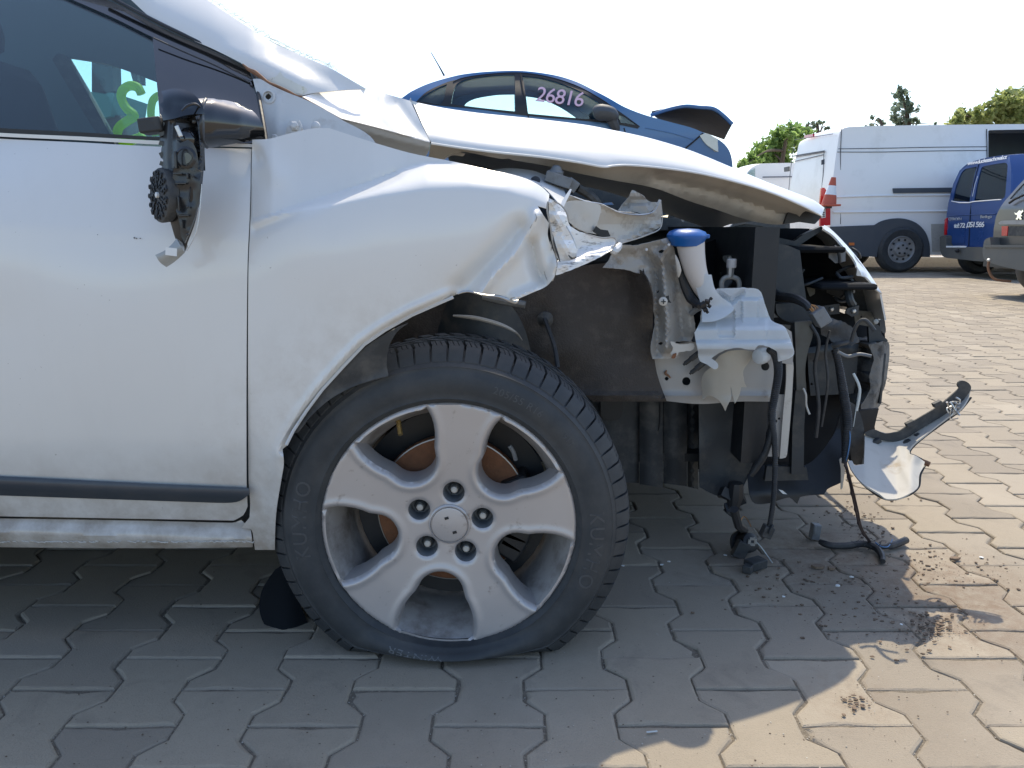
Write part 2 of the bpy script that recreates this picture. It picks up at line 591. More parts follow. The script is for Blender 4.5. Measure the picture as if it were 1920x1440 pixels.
M['tyre'] = material('tyre_rubber', (.030, .034, .038), .65, 0, 0, .25, 10, dirt=(.095, .092, .088), dscale=14, dlo=.42, dhi=.8, damt=.55, bump=.12, bscale=150)
M['tyre_text'] = material('tyre_lettering_rubber', (.058, .061, .065), .55, 0, 0, .2, 20)
M['tyre_text_pale'] = material('scuffed_lettering_rubber', (.12, .125, .13), .6, 0, 0, .2, 20)
M['brass'] = material('brass', (.65, .48, .20), .3, .9, 0, .1, 40)
M['disc_edge'] = material('worn_disc_edge', (.42, .38, .33), .4, .7, 0, .2, 30)
M['trim'] = material('dark_moulding', (.040, .048, .060), .4, 0, .1, .12, 6, dirt=(.11, .10, .09), dscale=12, dlo=.5, dhi=.9, damt=.4)
M['lens_grey'] = material('grey_lamp_lens', (.34, .35, .34), .3, 0, .2, .1, 20)
M['paper'] = material('white_paper_label', (.72, .73, .72), .7, 0, 0, .05, 30)
M['interior'] = material('dark_interior_trim', (.095, .125, .138), .7, 0, 0, .2, 5)
M['seat'] = material('dark_seat_fabric', (.022, .025, .032), .9, 0, 0, .2, 30, bump=.2, bscale=200)
M['side_glass'] = glass('tinted_side_glass', (.70, .84, .85), 1.5)
M['far_glass'] = glass('green_tinted_glass', (.90, .98, .95), 1.45)
def crazed(name):
    m = bpy.data.materials.new(name); m.use_nodes = True
    nt = m.node_tree; nt.nodes.clear()
    geo = nt.nodes.new('ShaderNodeNewGeometry')
    v = nd(nt, 'ShaderNodeTexVoronoi', Scale=110.0); v.feature = 'DISTANCE_TO_EDGE'
    nt.links.new(geo.outputs['Position'], v.inputs['Vector'])
    f = ramp(nt, v.outputs['Distance'], .25, .02)
    tr = nt.nodes.new('ShaderNodeBsdfTransparent'); tr.inputs[0].default_value = (.88, .97, .95, 1)
    df = nt.nodes.new('ShaderNodeBsdfDiffuse'); df.inputs[0].default_value = (.80, .86, .84, 1)
    mx = nt.nodes.new('ShaderNodeMixShader'); o = nt.nodes.new('ShaderNodeOutputMaterial')
    nt.links.new(mth(nt, 'ADD', mth(nt, 'MULTIPLY', f, .35), .5), mx.inputs[0])
    nt.links.new(tr.outputs[0], mx.inputs[1]); nt.links.new(df.outputs[0], mx.inputs[2]); nt.links.new(mx.outputs[0], o.inputs[0])
    return m
M['screen_glass'] = crazed('crazed_windscreen_glass')
def dirty_inner(nt, co, c):
    vm = nt.nodes.new('ShaderNodeVectorMath'); vm.operation = 'DISTANCE'
    p = at(1672, 884, .31); vm.inputs[1].default_value = tuple(p); nt.links.new(co, vm.inputs[0])
    f = mth(nt, 'MULTIPLY', ramp(nt, vm.outputs['Value'], .035, .004), ramp(nt, noise(nt, co, 60, 6, .7), .4, .6))
    return mixc(nt, f, c, (.30, .20, .09))
M['bumper_inner'] = material('matt_white_plastic', (.46, .44, .40), .75, 0, 0, .05, 20, dirt=(.33, .30, .26), dscale=25, dlo=.5, dhi=.8, damt=.5, extra=dirty_inner)
M['crazing'] = material('crushed_glass_lines', (.70, .76, .74), .5, 0, 0, .2, 60)
M['green_paint'] = translucent('lime_marker_paint', (.50, .72, .06), .6, .6)

# ------------------------------------------------------------------ ground
def paver_extra(nt, co, c):
    oi = nt.nodes.new('ShaderNodeObjectInfo')
    at_ = nt.nodes.new('ShaderNodeAttribute'); at_.attribute_name = 'tone'
    rnd = mth(nt, 'FRACT', mth(nt, 'ADD', oi.outputs['Random'], at_.outputs['Fac']))
    c = mixc(nt, mth(nt, 'MULTIPLY', rnd, .6), c, (.20, .172, .142), 'MIX')
    c = mixc(nt, mth(nt, 'MULTIPLY', ramp(nt, mth(nt, 'FRACT', mth(nt, 'MULTIPLY', rnd, 7.3)), .72, 1.0), .45), c, (.40, .35, .28))
    # fine mortar speckle
    n = noise(nt, co, 420, 3, .7)
    c = mixc(nt, mth(nt, 'MULTIPLY', ramp(nt, n, .6, .75), .35), c, (.42, .38, .32))
    c = mixc(nt, mth(nt, 'MULTIPLY', ramp(nt, n, .42, .3), .4), c, (.12, .10, .085))
    # worn pale tyre tracks and darker oily patches, large
    n2 = noise(nt, co, 1.7, 5, .6)
    c = mixc(nt, mth(nt, 'MULTIPLY', ramp(nt, n2, .55, .75), .35), c, (.42, .37, .30))
    # darker scuffs and old drips
    n5 = noise(nt, co, 7.5, 7, .7, .6)
    c = mixc(nt, mth(nt, 'MULTIPLY', ramp(nt, n5, .56, .72), .4), c, (.13, .115, .10))
    # reddish-brown spilled dirt around the car's nose
    for (px, py, rad, amt) in ((.93, .29, .26, .75), (.86, .12, .20, .6), (.75, .50, .22, .6), (1.0, -.04, .12, .35), (.55, -.12, .12, .4), (.60, .36, .30, .5)):
        vm = nt.nodes.new('ShaderNodeVectorMath'); vm.operation = 'DISTANCE'
        vm.inputs[1].default_value = (px, py, 0); nt.links.new(co, vm.inputs[0])
        f = ramp(nt, vm.outputs['Value'], rad, rad * .25)
        n3 = noise(nt, co, 26, 8, .75)
        f = mth(nt, 'MULTIPLY', mth(nt, 'MULTIPLY', f, ramp(nt, n3, .38, .66)), amt)
        c = mixc(nt, f, c, (.175, .115, .075))
    return c
M['paver'] = material('concrete_paver', (.322, .275, .210), .85, 0, 0, .1, 30, extra=paver_extra, bump=.35, bscale=330, spec=.3)
M['sand'] = material('joint_grit', (.20, .172, .135), .95, 0, 0, .5, 130, dirt=(.32, .28, .22), dscale=260, dlo=.58, dhi=.62, damt=.9, bump=1.0, bscale=300, spec=.1)
M['far_ground'] = material('far_yard_ground', (.29, .25, .205), .9, 0, 0, .2, .5, dirt=(.14, .12, .10), dscale=.8, dlo=.55, dhi=.75, damt=.5, spec=.2)

g = MB().add([(-300, -200, -.03), (300, -200, -.03), (300, 600, -.03), (-300, 600, -.03)], [(0, 1, 2, 3)]).build('ground', M['far_ground'], None, False)
tag(g, kind='structure')
PW, PL, SW = 0.142, 0.19, 0.016
X0, X1, Y0, Y1 = -4.2, 11.0, -2.6, 13.4
bed = MB().add([(X0, Y0, -.0050), (X1, Y0, -.0050), (X1, Y1, -.0050), (X0, Y1, -.0050)], [(0, 1, 2, 3)]).build('paving', M['sand'], None, False)
tag(bed, kind='structure')

def paver_outline(gap):
    wo, wi = PW / 2 + SW - gap, PW / 2 - SW - gap
    h = PL / 2 - gap
    b1, b2 = PL / 4 - .017, PL / 4 + .017
    right = [(wo, -h), (wo, -b2), (wi, -b1), (wi, b1), (wo, b2), (wo, h)]
    return right + [(-x, y) for x, y in right[::-1]]
def paver_mesh():
    rings = [(paver_outline(.0022), -.010), (paver_outline(.0020), -.0042), (paver_outline(.0034), -.0014), (paver_outline(.0072), 0.0)]
    V = [(x, y, z) for o, z in rings for x, y in o]
    n = 12
    F = [(i * n + k, i * n + (k + 1) % n, (i + 1) * n + (k + 1) % n, (i + 1) * n + k) for i in range(3) for k in range(n)]
    t = 3 * n
    # bone-shaped top cut into convex pieces
    F += [(t + 0, t + 1, t + 10, t + 11), (t + 1, t + 2, t + 9, t + 10), (t + 2, t + 3, t + 8, t + 9), (t + 3, t + 4, t + 7, t + 8), (t + 4, t + 5, t + 6, t + 7)]
    return V, F
PV, PF = paver_mesh()
# front-left corner of one joint in the photo fixes the phase of the pattern
ph = gnd(1115, 1360); jx = gnd(838, 1300)
cells = []
i0, i1 = int((X0 - jx.x) / PW) - 1, int((X1 - jx.x) / PW) + 1
for i in range(i0, i1):
    for j in range(-16, 74):
        x = jx.x + (i + .5) * PW
        y = ph.y + (j + .5 + .5 * (i % 2)) * PL
        if x < X0 + .1 or x > X1 - .1 or y < Y0 + .1 or y > Y1 - .1: continue
        cells.append((x, y))
def pix(p):
    d = Vector((p[0], p[1] - CAM_Y, p[2] - CAM_H))
    z = d.y * CP - d.z * SP
    if z < .05: return None
    return 960 + FPX * d.x / z, 720 + FPX * (-(d.z * CP + d.y * SP)) / z, z
near, rest = [], []
for c in cells:
    q = pix((c[0], c[1], 0))
    ok = False
    if q and -60 < q[0] < 1980 and q[1] < 1500:
        u, v, z = q
        hid = (v < 1035 and u < 520) or (v < 930 and u < 1570) or (v < 1180 and 560 < u < 1150) or (v < 720 and u < 1660)
        ok = not hid
    (near if ok else rest).append((q[2] if q else 99, c))
near.sort(key=lambda a: a[0])
rest += near[300:]
near = near[:300]
def detailed_paver(seed):
    rg = random.Random(seed)
    def sub(o):
        out = []
        for k in range(12):
            a, b = Vector(o[k]), Vector(o[(k + 1) % 12]); n = max(1, int((b - a).length / .012))
            out += [a.lerp(b, q / n) for q in range(n)]
        return out
    O = [sub(paver_outline(.0013))]
    n = len(O[0])
    wob = [rg.uniform(-.0006, .0006) for _ in range(n)]
    for _ in range(3):                                       # a few knocked-off edges
        c = rg.randrange(n); d = rg.uniform(.002, .005)
        for q in range(-2, 3): wob[(c + q) % n] += d * (1 - abs(q) / 3)
    V = []
    for (ins, z, wf) in ((0, -.010, .3), (0, -.0042, .6), (.0014, -.0014, 1.0), (.0052, 0.0, 1.0)):
        for k, p in enumerate(O[0]):
            a, b = O[0][k - 1], O[0][(k + 1) % n]
            t = (b - a).normalized(); nin = Vector((-t.y, t.x))
            q = p + nin * (ins + wob[k] * wf)
            V.append((q.x, q.y, z + (rg.uniform(-.0005, .0005) if -.004 < z < -.001 else 0)))
    F = [(i * n + k, i * n + (k + 1) % n, (i + 1) * n + (k + 1) % n, (i + 1) * n + k) for i in range(3) for k in range(n)]
    F.append(tuple(3 * n + k for k in range(n)))
    me = bpy.data.meshes.new('paver'); me.from_pydata(V, [], F); me.materials.append(M['paver'])
    return me
pms = [detailed_paver(k) for k in range(10)]
for _, (x, y) in near:
    o = bpy.data.objects.new('paver', random.choice(pms))
    COL.objects.link(o); o.parent = bed
    o.location = (x + random.uniform(-.001, .001), y + random.uniform(-.001, .001), random.uniform(-.0024, .0014))
    o.rotation_euler = (random.uniform(-.008, .008), random.uniform(-.008, .008), random.uniform(-.008, .008) + random.choice((0, math.pi)))
base = np.array(PV)
VV, FF, TT = [], [], []
for k, (_, (x, y)) in enumerate(rest):
    p = base + np.array([x, y, random.uniform(-.0016, .0012)])
    p[:, 2] += (p[:, 0] - x) * random.uniform(-.004, .004)
    VV.append(p); FF += [tuple(i + k * len(base) for i in f) for f in PF]
    TT += [random.random()] * len(base)
far = obj('paver', np.concatenate(VV), FF, M['paver'], bed, False)
a_ = far.data.attributes.new('tone', 'FLOAT', 'POINT'); a_.data.foreach_set('value', TT)
tag(far, kind='stuff')

# ------------------------------------------------------------------ the wrecked white car
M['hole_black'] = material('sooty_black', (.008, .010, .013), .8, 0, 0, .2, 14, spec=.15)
car = thing('wrecked_car', 'crashed white car with torn-off front bumper, flat front tyre and dangling mirror', 'car', (-1.0, 0.83, 0.0))
YM = 1.66                                                   # mirror line: far y = YM - near y

# --- door -----------------------------------------------------------------
door_d = [(-380, 240, .020), (0, 262, .022), (470, 282, .026), (-380, 330, -.022), (0, 340, -.020), (470, 345, -.012),
          (-380, 430, -.050), (0, 430, -.046), (300, 440, -.043), (470, 440, -.036), (-380, 600, -.050), (0, 600, -.050), (470, 600, -.042),
          (-380, 780, -.040), (0, 780, -.040), (470, 780, -.034), (-380, 890, -.020), (0, 890, -.020), (470, 890, -.016), (-380, 970, .004), (0, 970, .004), (470, 970, .006)]
dd = TPS(door_d)
door = panel('door', [(-380, 238, 1), (0, 260), (150, 267), (300, 275), (471, 279, 1), (468, 400), (464, 500), (462, 700), (462, 900), (464, 950, 1), (456, 966), (438, 976, 1), (0, 968), (-380, 962, 1)],
             lambda u, v: dd(u, v) - ridge(u, v, [(-380, 410), (0, 420), (300, 438), (455, 446)], 16, .0015), M['white'], car, 14, .0015)
panel('belt_strip', [(-380, 226, 1), (0, 249), (150, 256), (300, 264), (472, 270, 1), (472, 276, 1), (300, 271), (150, 263), (0, 256), (-380, 234, 1)], lambda u, v: .018 + 0 * u, M['white'], door, 10, .002)
panel('belt_seal', [(-380, 218, 1), (0, 240), (150, 248), (300, 257), (440, 264, 1), (440, 268, 1), (300, 263), (150, 255), (0, 248), (-380, 225, 1)], lambda u, v: .026 + 0 * u, M['black'], door, 10, .003)
tr_ = panel('side_moulding', [(-380, 878, 1), (0, 893), (240, 905), (466, 915, 1), (467, 928, 1), (448, 940), (425, 943), (380, 942), (0, 929), (-380, 915, 1)],
      lambda u, v: dd(u, v) - .004 - .008 * np.clip(1 - np.abs((v - interp(u, [(-380, 896), (0, 909), (466, 928)])) / 17.0) ** 2, 0, 1), M['trim'], door, 6, .004)
for (u, v, r) in ((252, 446, .0016), (256, 447, .0012), (263, 447, .001), (183, 440, .0008)):
    MB().lathe([(r, 0), (r * .8, .0005)], at(u, v, float(dd(np.array([u * 1.]), np.array([v * 1.]))[0]) - .003), (0, -1, 0), 7).build('paint_chip', M['grey_plastic'], door)
# --- sill -------------------------------------------------------------------
def sill_y(u, v):
    t = (v - (968 + u * .026)) / 58.0
    return .016 + .012 * sst((u - 330) / 130.) - .018 * np.sin(np.clip(t, 0, 1) * 2.2) + .05 * np.clip(t - .55, 0, 1) - ridge(u, v, [(-380, 1010), (0, 1015), (300, 1015), (430, 1017)], 3.5, .004)
panel('sill', [(-380, 968, 1), (0, 972), (300, 977), (436, 980), (452, 975, 1), (470, 990, 1), (474, 1026, 1), (300, 1028), (0, 1026), (-380, 1022, 1)], sill_y, M['white'], car, 7, .002)
seam = MB()
pts = []
for k in range(90):
    u = -20 + k * 5.5
    if random.random() < .2: continue
    seam.tube([at(u, 1015.5 + random.uniform(-1.5, 1.5), float(sill_y(np.array([u * 1.]), np.array([1015.]))[0])), at(u + 5, 1016 + random.uniform(-1.5, 1.5), float(sill_y(np.array([u * 1.]), np.array([1016.]))[0]) - .001), at(u + random.uniform(6, 10), 1016 + random.uniform(-1.5, 1.5), float(sill_y(np.array([u * 1.]), np.array([1016.]))[0]))], [.0008, random.uniform(.001, .002), .0006], 5)
seam.build('weld_seam', M['primer_light'], car)

# --- fender -----------------------------------------------------------------
CL = [(466, 416), (510, 404), (560, 396), (650, 378), (720, 364), (800, 353), (880, 351), (950, 358), (1000, 374), (1040, 392)]
CU = [(466, 415), (510, 402), (560, 386), (600, 373), (650, 357), (700, 341), (760, 318), (800, 309), (900, 312), (960, 327), (1000, 340), (1040, 366)]
fen = TPS([(470, 270, .012), (470, 340, -.008), (470, 420, -.030), (466, 520, -.042), (465, 700, -.038), (466, 860, -.014), (470, 960, .006), (500, 1025, .012),
           (560, 420, -.046), (560, 560, -.050), (560, 720, -.044), (530, 850, -.030), (522, 950, -.006), (700, 400, -.052), (700, 520, -.056), (690, 630, -.048), (620, 700, -.046),
           (850, 380, -.050), (850, 470, -.056), (840, 550, -.048), (960, 400, -.042), (950, 470, -.044), (950, 545, -.040), (1030, 420, -.010), (1035, 490, -.012), (1020, 535, -.018),
           (600, 245, .004), (600, 330, -.020), (750, 290, -.022), (900, 320, -.034), (1000, 345, -.018)])
def fender_y(u, v):
    cl, cu = interp(u, CL), interp(u, CU)
    h = np.maximum(cl - cu, .5)
    t = (cl + .12 * h - v) / (h * 1.2)
    y = fen(u, v) + (np.clip(t, 0, 1) ** 1.7 * .85 + sst(t) * .15) * h * interp(u, [(466, .0026), (560, .0022), (660, .0016), (800, .00112), (1040, .00105)])
    # body above the crest rises nearly upright again, behind a soft valley
    y = y + ridge(u, v, [(480, 432), (560, 400), (640, 368), (740, 326)], 9, .004)
    # buckles
    y = y - ridge(u, v, [(475, 262), (500, 300), (520, 330)], 22, .005)
    y = y + ridge(u, v, [(480, 285), (484, 300)], 12, .006)
    y = y - ridge(u, v, [(902, 548), (925, 515), (960, 480), (990, 440), (1008, 404)], 11, .020)
    y = y + ridge(u, v, [(862, 545), (905, 505), (945, 465), (975, 430)], 20, .017)
    y = y - ridge(u, v, [(1010, 470), (1022, 520)], 16, .004)
    y = y + ridge(u, v, [(996, 455), (1006, 500), (1020, 530)], 12, .024)
    y = y - ridge(u, v, [(965, 560), (1000, 546), (1036, 525), (1043, 495)], 9, .018)
    y = y - ridge(u, v, [(1036, 375), (1030, 420), (1040, 470), (1042, 500)], 7, .007)
    y = y - ridge(u, v, [(520, 860), (530, 900), (515, 960)], 16, .005)
    y = y + .003 * vnoise(u, v, 150, 3) * sst((u - 600) / 200)
    # the arch lip turns inwards
    lip = dist_poly(u, v, [(533, 845), (545, 815), (570, 775), (600, 735), (640, 690), (680, 648), (720, 620), (770, 592), (820, 570), (850, 556)])
    return y + .010 * np.exp(-(lip / 5.0) ** 2) - .004 * np.exp(-((lip - 12) / 7.0) ** 2)
fender = panel('fender', [(473, 262, 1), (505, 260), (540, 251), (585, 241), (617, 240, 1), (650, 251), (700, 267), (770, 287), (850, 303), (920, 319), (960, 327), (992, 337), (1015, 350), (1030, 364, 1),
                 (1027, 392, 1), (1008, 386, 1), (1018, 402, 1), (1029, 418, 1), (1027, 440), (1033, 462), (1041, 480), (1043, 500), (1037, 522), (1022, 538), (1000, 548), (966, 563, 1), (955, 561, 1), (935, 553), (905, 551), (880, 545, 1), (868, 546, 1), (852, 554),
                 (820, 569), (770, 591), (720, 619), (680, 647), (640, 690), (600, 735), (570, 775), (545, 815), (537, 836, 1), (530, 842, 1), (532, 870), (527, 900), (519, 950), (516, 990), (515, 1031, 1), (478, 1031, 1), (474, 1000, 1), (470, 992), (452, 990, 1), (468, 970, 1), (469, 940), (466, 900), (465, 700), (466, 500), (470, 400)],
      fender_y, M['white'], car, 5, .0012)
# inner turned edge of the wheel arch with dirt
MB().tube([at(u, v, -.040) for u, v in ((537, 834), (550, 808), (575, 770), (604, 731), (643, 688), (683, 646), (722, 619), (772, 591), (822, 569), (850, 557))], [.0028] * 10, 6).build('arch_lip', M['inner_white'], fender)
pxtube('torn_lip_edge', [(858, 551, -.04), (870, 547, -.04), (882, 547, -.041), (905, 553, -.042), (935, 556, -.042), (955, 563, -.04), (966, 566, -.038), (972, 563, -.037)], [.0012, .002, .0015, .0015, .0018, .003, .0035, .001], M['steel'], fender)
pxtube('folded_edge', [(1027, 378, -.022), (1026, 395, -.024), (1031, 420, -.022), (1036, 450, -.02), (1042, 478, -.018), (1043, 502, -.018), (1036, 527, -.02)], [.001, .0014, .0012, .0018, .0012, .0018, .0008], M['primer'], fender)

for pts in ([(1003, 400, -.02), (1006, 408, -.022), (1004, 416, -.022)], [(1020, 508, -.03), (1023, 518, -.03), (1026, 526, -.032)], [(966, 557, -.05), (958, 560, -.05), (962, 564, -.048)], [(994, 428, -.03), (998, 420, -.03)], [(1031, 452, -.03), (1034, 462, -.03), (1033, 470, -.03)]):
    pts = [(u, v, float(fender_y(np.array([u * 1.]), np.array([v * 1.]))[0]) - .0006) for u, v, _ in pts]
    pxtube('paint_crack', pts, [.0003] + [.0010] * (len(pts) - 2) + [.0003] if len(pts) > 2 else [.0006, .0003], M['primer'], fender, 5)
# torn strips in front of the fender
flap = panel('torn_flap', poly([(1030, 372), (1040, 377), (1052, 385), (1062, 399), (1065, 415), (1071, 428), (1078, 448), (1084, 468), (1078, 486), (1064, 489), (1050, 492), (1043, 480), (1036, 455), (1031, 425), (1029, 400)]),
      lambda u, v: -.012 + .0006 * (u - 1030) - ridge(u, v, [(1036, 380), (1052, 420), (1062, 470)], 12, .014) + .016 * vnoise(u, v, 14, 5), M['white_scraped'], car, 9, .0012, rough=.8, angle=8)
panel('torn_spike', poly([(1051, 385), (1054, 377), (1062, 364), (1069, 354), (1072, 355), (1069, 363), (1060, 381), (1056, 390)]), lambda u, v: -.012 + .0007 * (385 - v), M['white'], car, 4, .0012)
panel('torn_strip', [(1069, 424, 1), (1082, 432), (1096, 437), (1127, 445), (1148, 444, 1), (1156, 453, 1), (1150, 465), (1127, 481), (1096, 496), (1067, 508), (1043, 516, 1), (1041, 500, 1), (1046, 488, 1), (1062, 489), (1079, 485, 1), (1083, 468, 1), (1076, 445)],
      lambda u, v: .010 + .00055 * (u - 1045) - .030 * sst((v - interp(u, [(1043, 478), (1100, 460), (1155, 452)])) / 26.0) + .008 * vnoise(u, v, 16, 9), M['white_scraped'], car, 7, .0014, rough=.6, angle=10)
pxtube('strip_tube_end', [(1146, 462, .06), (1150, 470, .055), (1157, 466, .07), (1163, 458, .08)], [.004, .007, .007, .004], M['inner_white'], car)

for pts, mt in (([(1030, 373, -.020), (1041, 378, -.022), (1053, 386, -.016), (1063, 400, -.012), (1066, 416, -.010)], 'primer'), ([(1036, 440, -.018), (1040, 458, -.022), (1046, 478, -.02), (1050, 491, -.014)], 'black_soft'), ([(1066, 478, -.006), (1072, 484, -.008), (1080, 482, -.004)], 'black_soft'),
                ([(1098, 438, .035), (1128, 446, .05), (1149, 445, .062), (1156, 453, .058), (1148, 466, .048)], 'primer'), ([(1062, 424, -.004), (1074, 446, -.004), (1082, 466, -.002)], 'steel'), ([(1068, 366, .10), (1096, 377, .14), (1128, 383, .175), (1160, 398, .21), (1200, 403, .255), (1226, 396, .28), (1237, 376, .295)], 'steel'), ([(1239, 376, .30), (1240, 424, .30), (1212, 441, .26), (1164, 457, .21)], 'primer_light')):
    pxtube('torn_edge', pts, [.0008] + [random.uniform(.0008, .0018) for _ in pts[2:]] + [.0006], M[mt], car, 5)
# --- window, frame, mirror base ---------------------------------------------------
def side_y(u, v): return .045 + .00087 * (262 - v) + .00000045 * (262 - v) ** 2
panel('side_window', [(-380, 226, 1), (0, 247), (150, 256), (302, 263, 1), (296, 180), (287, 66, 1), (220, 34, 1), (118, -14), (-60, -92), (-380, -210, 1)], lambda u, v: side_y(u, v) + .004, M['side_glass'], car, 30, .003)
panel('window_frame', [(-380, -222, 1), (-60, -104), (120, -24), (206, 2), (300, 50), (400, 96), (462, 126), (474, 150, 1), (470, 152, 1), (440, 140), (380, 112), (287, 70), (210, 32), (110, -12), (-60, -92), (-380, -208, 1)],
      lambda u, v: side_y(u, v) - .004, M['black_gloss'], door, 10, .012)
panel('mirror_sail', [(286, 68, 1), (380, 110), (440, 138), (470, 151, 1), (479, 175), (490, 225), (497, 262, 1), (470, 268), (400, 268), (302, 264, 1), (297, 190)],
      lambda u, v: side_y(u, v) - .003 - ridge(u, v, [(380, 205), (440, 222), (480, 240)], 26, .004), M['black_gloss'], door, 8, .006)
pxtube('frame_seal', [(190, -14, .285), (300, 44, .23), (400, 91, .186), (466, 122, .155), (478, 148, .135), (492, 220, .065), (499, 264, .03)], .0035, M['black'], door)
pxtube('sail_seam', [(288, 71, .205), (340, 95, .185), (400, 121, .165), (440, 141, .15), (468, 155, .138)], .0014, M['black'], door)

def arm_y(u, v):
    c = interp(u, [(360, 228), (400, 230), (497, 240)]); h = interp(u, [(360, 46), (400, 46), (460, 36), (497, 26)])
    t = np.clip((v - c) / h, -1, 1)
    return interp(u, [(360, -.075), (400, -.05), (450, -.015), (497, .03)]) + .034 * (1 - np.sqrt(np.clip(1 - t * t, 0, 1)))
mirror = panel('mirror', [(362, 186, 1), (385, 184), (410, 186), (440, 192), (470, 205), (486, 222), (496, 245), (497, 260, 1), (470, 265), (430, 271), (395, 277), (362, 276, 1)], arm_y, M['black_gloss'], car, 6, .02)
pxtube('arm_hinge_ring', [(386, 186, -.075), (380, 200, -.09), (377, 230, -.10), (380, 262, -.09), (388, 276, -.07)], .0025, M['mirror_plastic'], mirror)
# broken head, seen from its open side
panel('head_shell', [(305, 222, 1), (300, 214, 1), (304, 236), (299, 262, 1), (303, 268), (301, 296, 1), (306, 300), (303, 314, 1), (312, 330), (314, 360), (316, 400), (322, 425), (330, 450), (340, 468, 1), (346, 474, 1), (352, 455), (365, 420), (373, 385), (379, 350), (383, 300), (384, 250), (383, 212, 1), (350, 214)],
      lambda u, v: -.085 - .028 * np.sin(np.clip((u - 300) / 84, 0, 1) * 3.14) + .018 * ((v - 320) / 150.) ** 2 + ridge(u, v, [(324, 230), (322, 300), (330, 360)], 5, .006) - ridge(u, v, [(376, 225), (378, 300), (370, 370)], 4, .005), M['mirror_plastic'], mirror, 4, .02, angle=30,
      holes=[poly([(330, 224), (345, 221), (366, 217), (371, 236), (376, 285), (373, 305), (368, 280), (362, 268), (352, 262), (338, 268), (331, 262)])])
def cap_y(u, v):
    t = np.clip((214 - v) / 46.0, 0, 1.1)
    return -.112 + .022 * t ** 2 + .012 * ((u - 342) / 42.) ** 2 + ridge(u, v, [(325, 200), (355, 205)], 16, .006)
panel('head_cap', [(305, 178, 1), (302, 171, 1), (325, 166), (345, 168), (362, 176), (374, 188), (381, 202), (384, 214, 1), (366, 214), (345, 217), (328, 222), (306, 226, 1), (301, 214, 1), (306, 205), (297, 196, 1), (306, 190)], cap_y, M['black_gloss'], mirror, 5, .006)
pxtube('cap_ridge', [(340, 208, -.122), (352, 198, -.118), (366, 195, -.11), (378, 202, -.098)], [.001, .002, .002, .001], M['mirror_plastic'], mirror)
panel('head_cavity', poly([(322, 212), (380, 210), (384, 320), (330, 310)]), -.070, M['black'], mirror, 10, .002)
MB().lathe([(.021, -.012), (.020, .0), (.016, .010), (.010, .016), (.004, .018)], at(350, 262, -.085), (0.1, -1, .3), 20).build('pivot_cone', M['black_gloss'], mirror)
MB().lathe([(.013, 0), (.0155, .003), (.012, .005)], at(350, 296, -.118), (0, -1, .1), 20, False).build('pivot_ring', M['mirror_plastic'], mirror)
panel('pivot_bore', [(340, 296), (350, 286), (360, 296), (350, 307)], -.112, M['black_gloss'], mirror, 4, .002)
panel('adjuster_frame', poly([(326, 312), (346, 309), (364, 314), (377, 322), (374, 372), (366, 405), (354, 436), (346, 456), (338, 440), (338, 425), (332, 400), (326, 388), (330, 360), (322, 345)]), lambda u, v: -.121 + .006 * np.abs(vnoise(u, v, 17, 2)), M['mirror_plastic'], mirror, 4, .006, angle=25,
      holes=[[(356, 350), (361, 352), (362, 372), (358, 380), (353, 374)]])
head = MB()
for (u, v, w, h, d) in ((334, 326, 16, 3, .006), (340, 344, 20, 3, .006), (336, 382, 3, 26, .006), (346, 404, 18, 3, .006), (352, 330, 3, 10, .005), (342, 420, 3, 16, .006), (330, 300, 4, 30, .006)):
    head.box(at(u, v, -.124), (w * .00078, d, h * .00078))
head.build('bracket_ribs', M['mirror_plastic'], mirror, bevel=.0006)
for (u, v, y, s) in ((364, 228, -.092, .003), (362, 330, -.126, .002), (352, 388, -.126, .002), (352, 440, -.124, .002)):
    MB().lathe([(s, 0), (s, .002), (s * .5, .003)], at(u, v, y), (0, -1, 0), 10).build('screw', M['mirror_plastic'], mirror)
# motor disc
mc = at(299, 366, -.104); ax = Vector((-.72, -.69, .06)).normalized()
MB().lathe([(.032, -.018), (.037, -.014), (.039, -.003), (.038, 0), (.034, .0015)], mc, ax, 28).build('motor_disc', M['black_soft'], mirror)
dm = MB()
e1 = ax.cross(Vector((0, 0, 1))).normalized(); e2 = e1.cross(ax)
for ring, n, w in ((.013, 6, .006), (.024, 10, .007), (.032, 15, .006)):
    for k in range(n):
        th = 2 * math.pi * (k + .3 * ring * 100) / n
        c = mc + ax * .0022 + (e1 * math.cos(th) + e2 * math.sin(th)) * ring
        dm.lathe([(w * .62, -.002), (w * .62, .0016), (w * .4, .0018), (w * .38, -.001)], c, ax, 7)
for k in range(9):
    th = 2 * math.pi * k / 9
    dm.box(mc + ax * .002 + (e1 * math.cos(th) + e2 * math.sin(th)) * .025, (.003, .003, .02), Matrix((e2 * math.cos(th) - e1 * math.sin(th), ax, e1 * math.cos(th) + e2 * math.sin(th))).transposed())
dm.build('disc_ribs', M['black'], mirror, angle=25)
MB().lathe([(.004, 0), (.004, .005), (.002, .006)], mc, ax, 12).build('disc_hub', M['paper'], mirror)
sh = MB()
for k in range(5):
    sh.box(at(305 + k * .6, 232 + k * 19, -.085), (.009, .008, .006), Matrix.Rotation(.4 * (-1) ** k, 3, 'Y'))
sh.build('broken_teeth', M['mirror_plastic'], mirror)
MB().box(at(288, 236, -.08), (.034, .03, .021), Matrix.Rotation(-.12, 3, 'Y')).build('mirror_stub', M['black_soft'], mirror, bevel=.003)
MB().box(at(335, 246, -.120), (.006, .002, .016), Matrix.Rotation(-.35, 3, 'Y')).build('reflector_chip', M['steel'], mirror, bevel=.001)
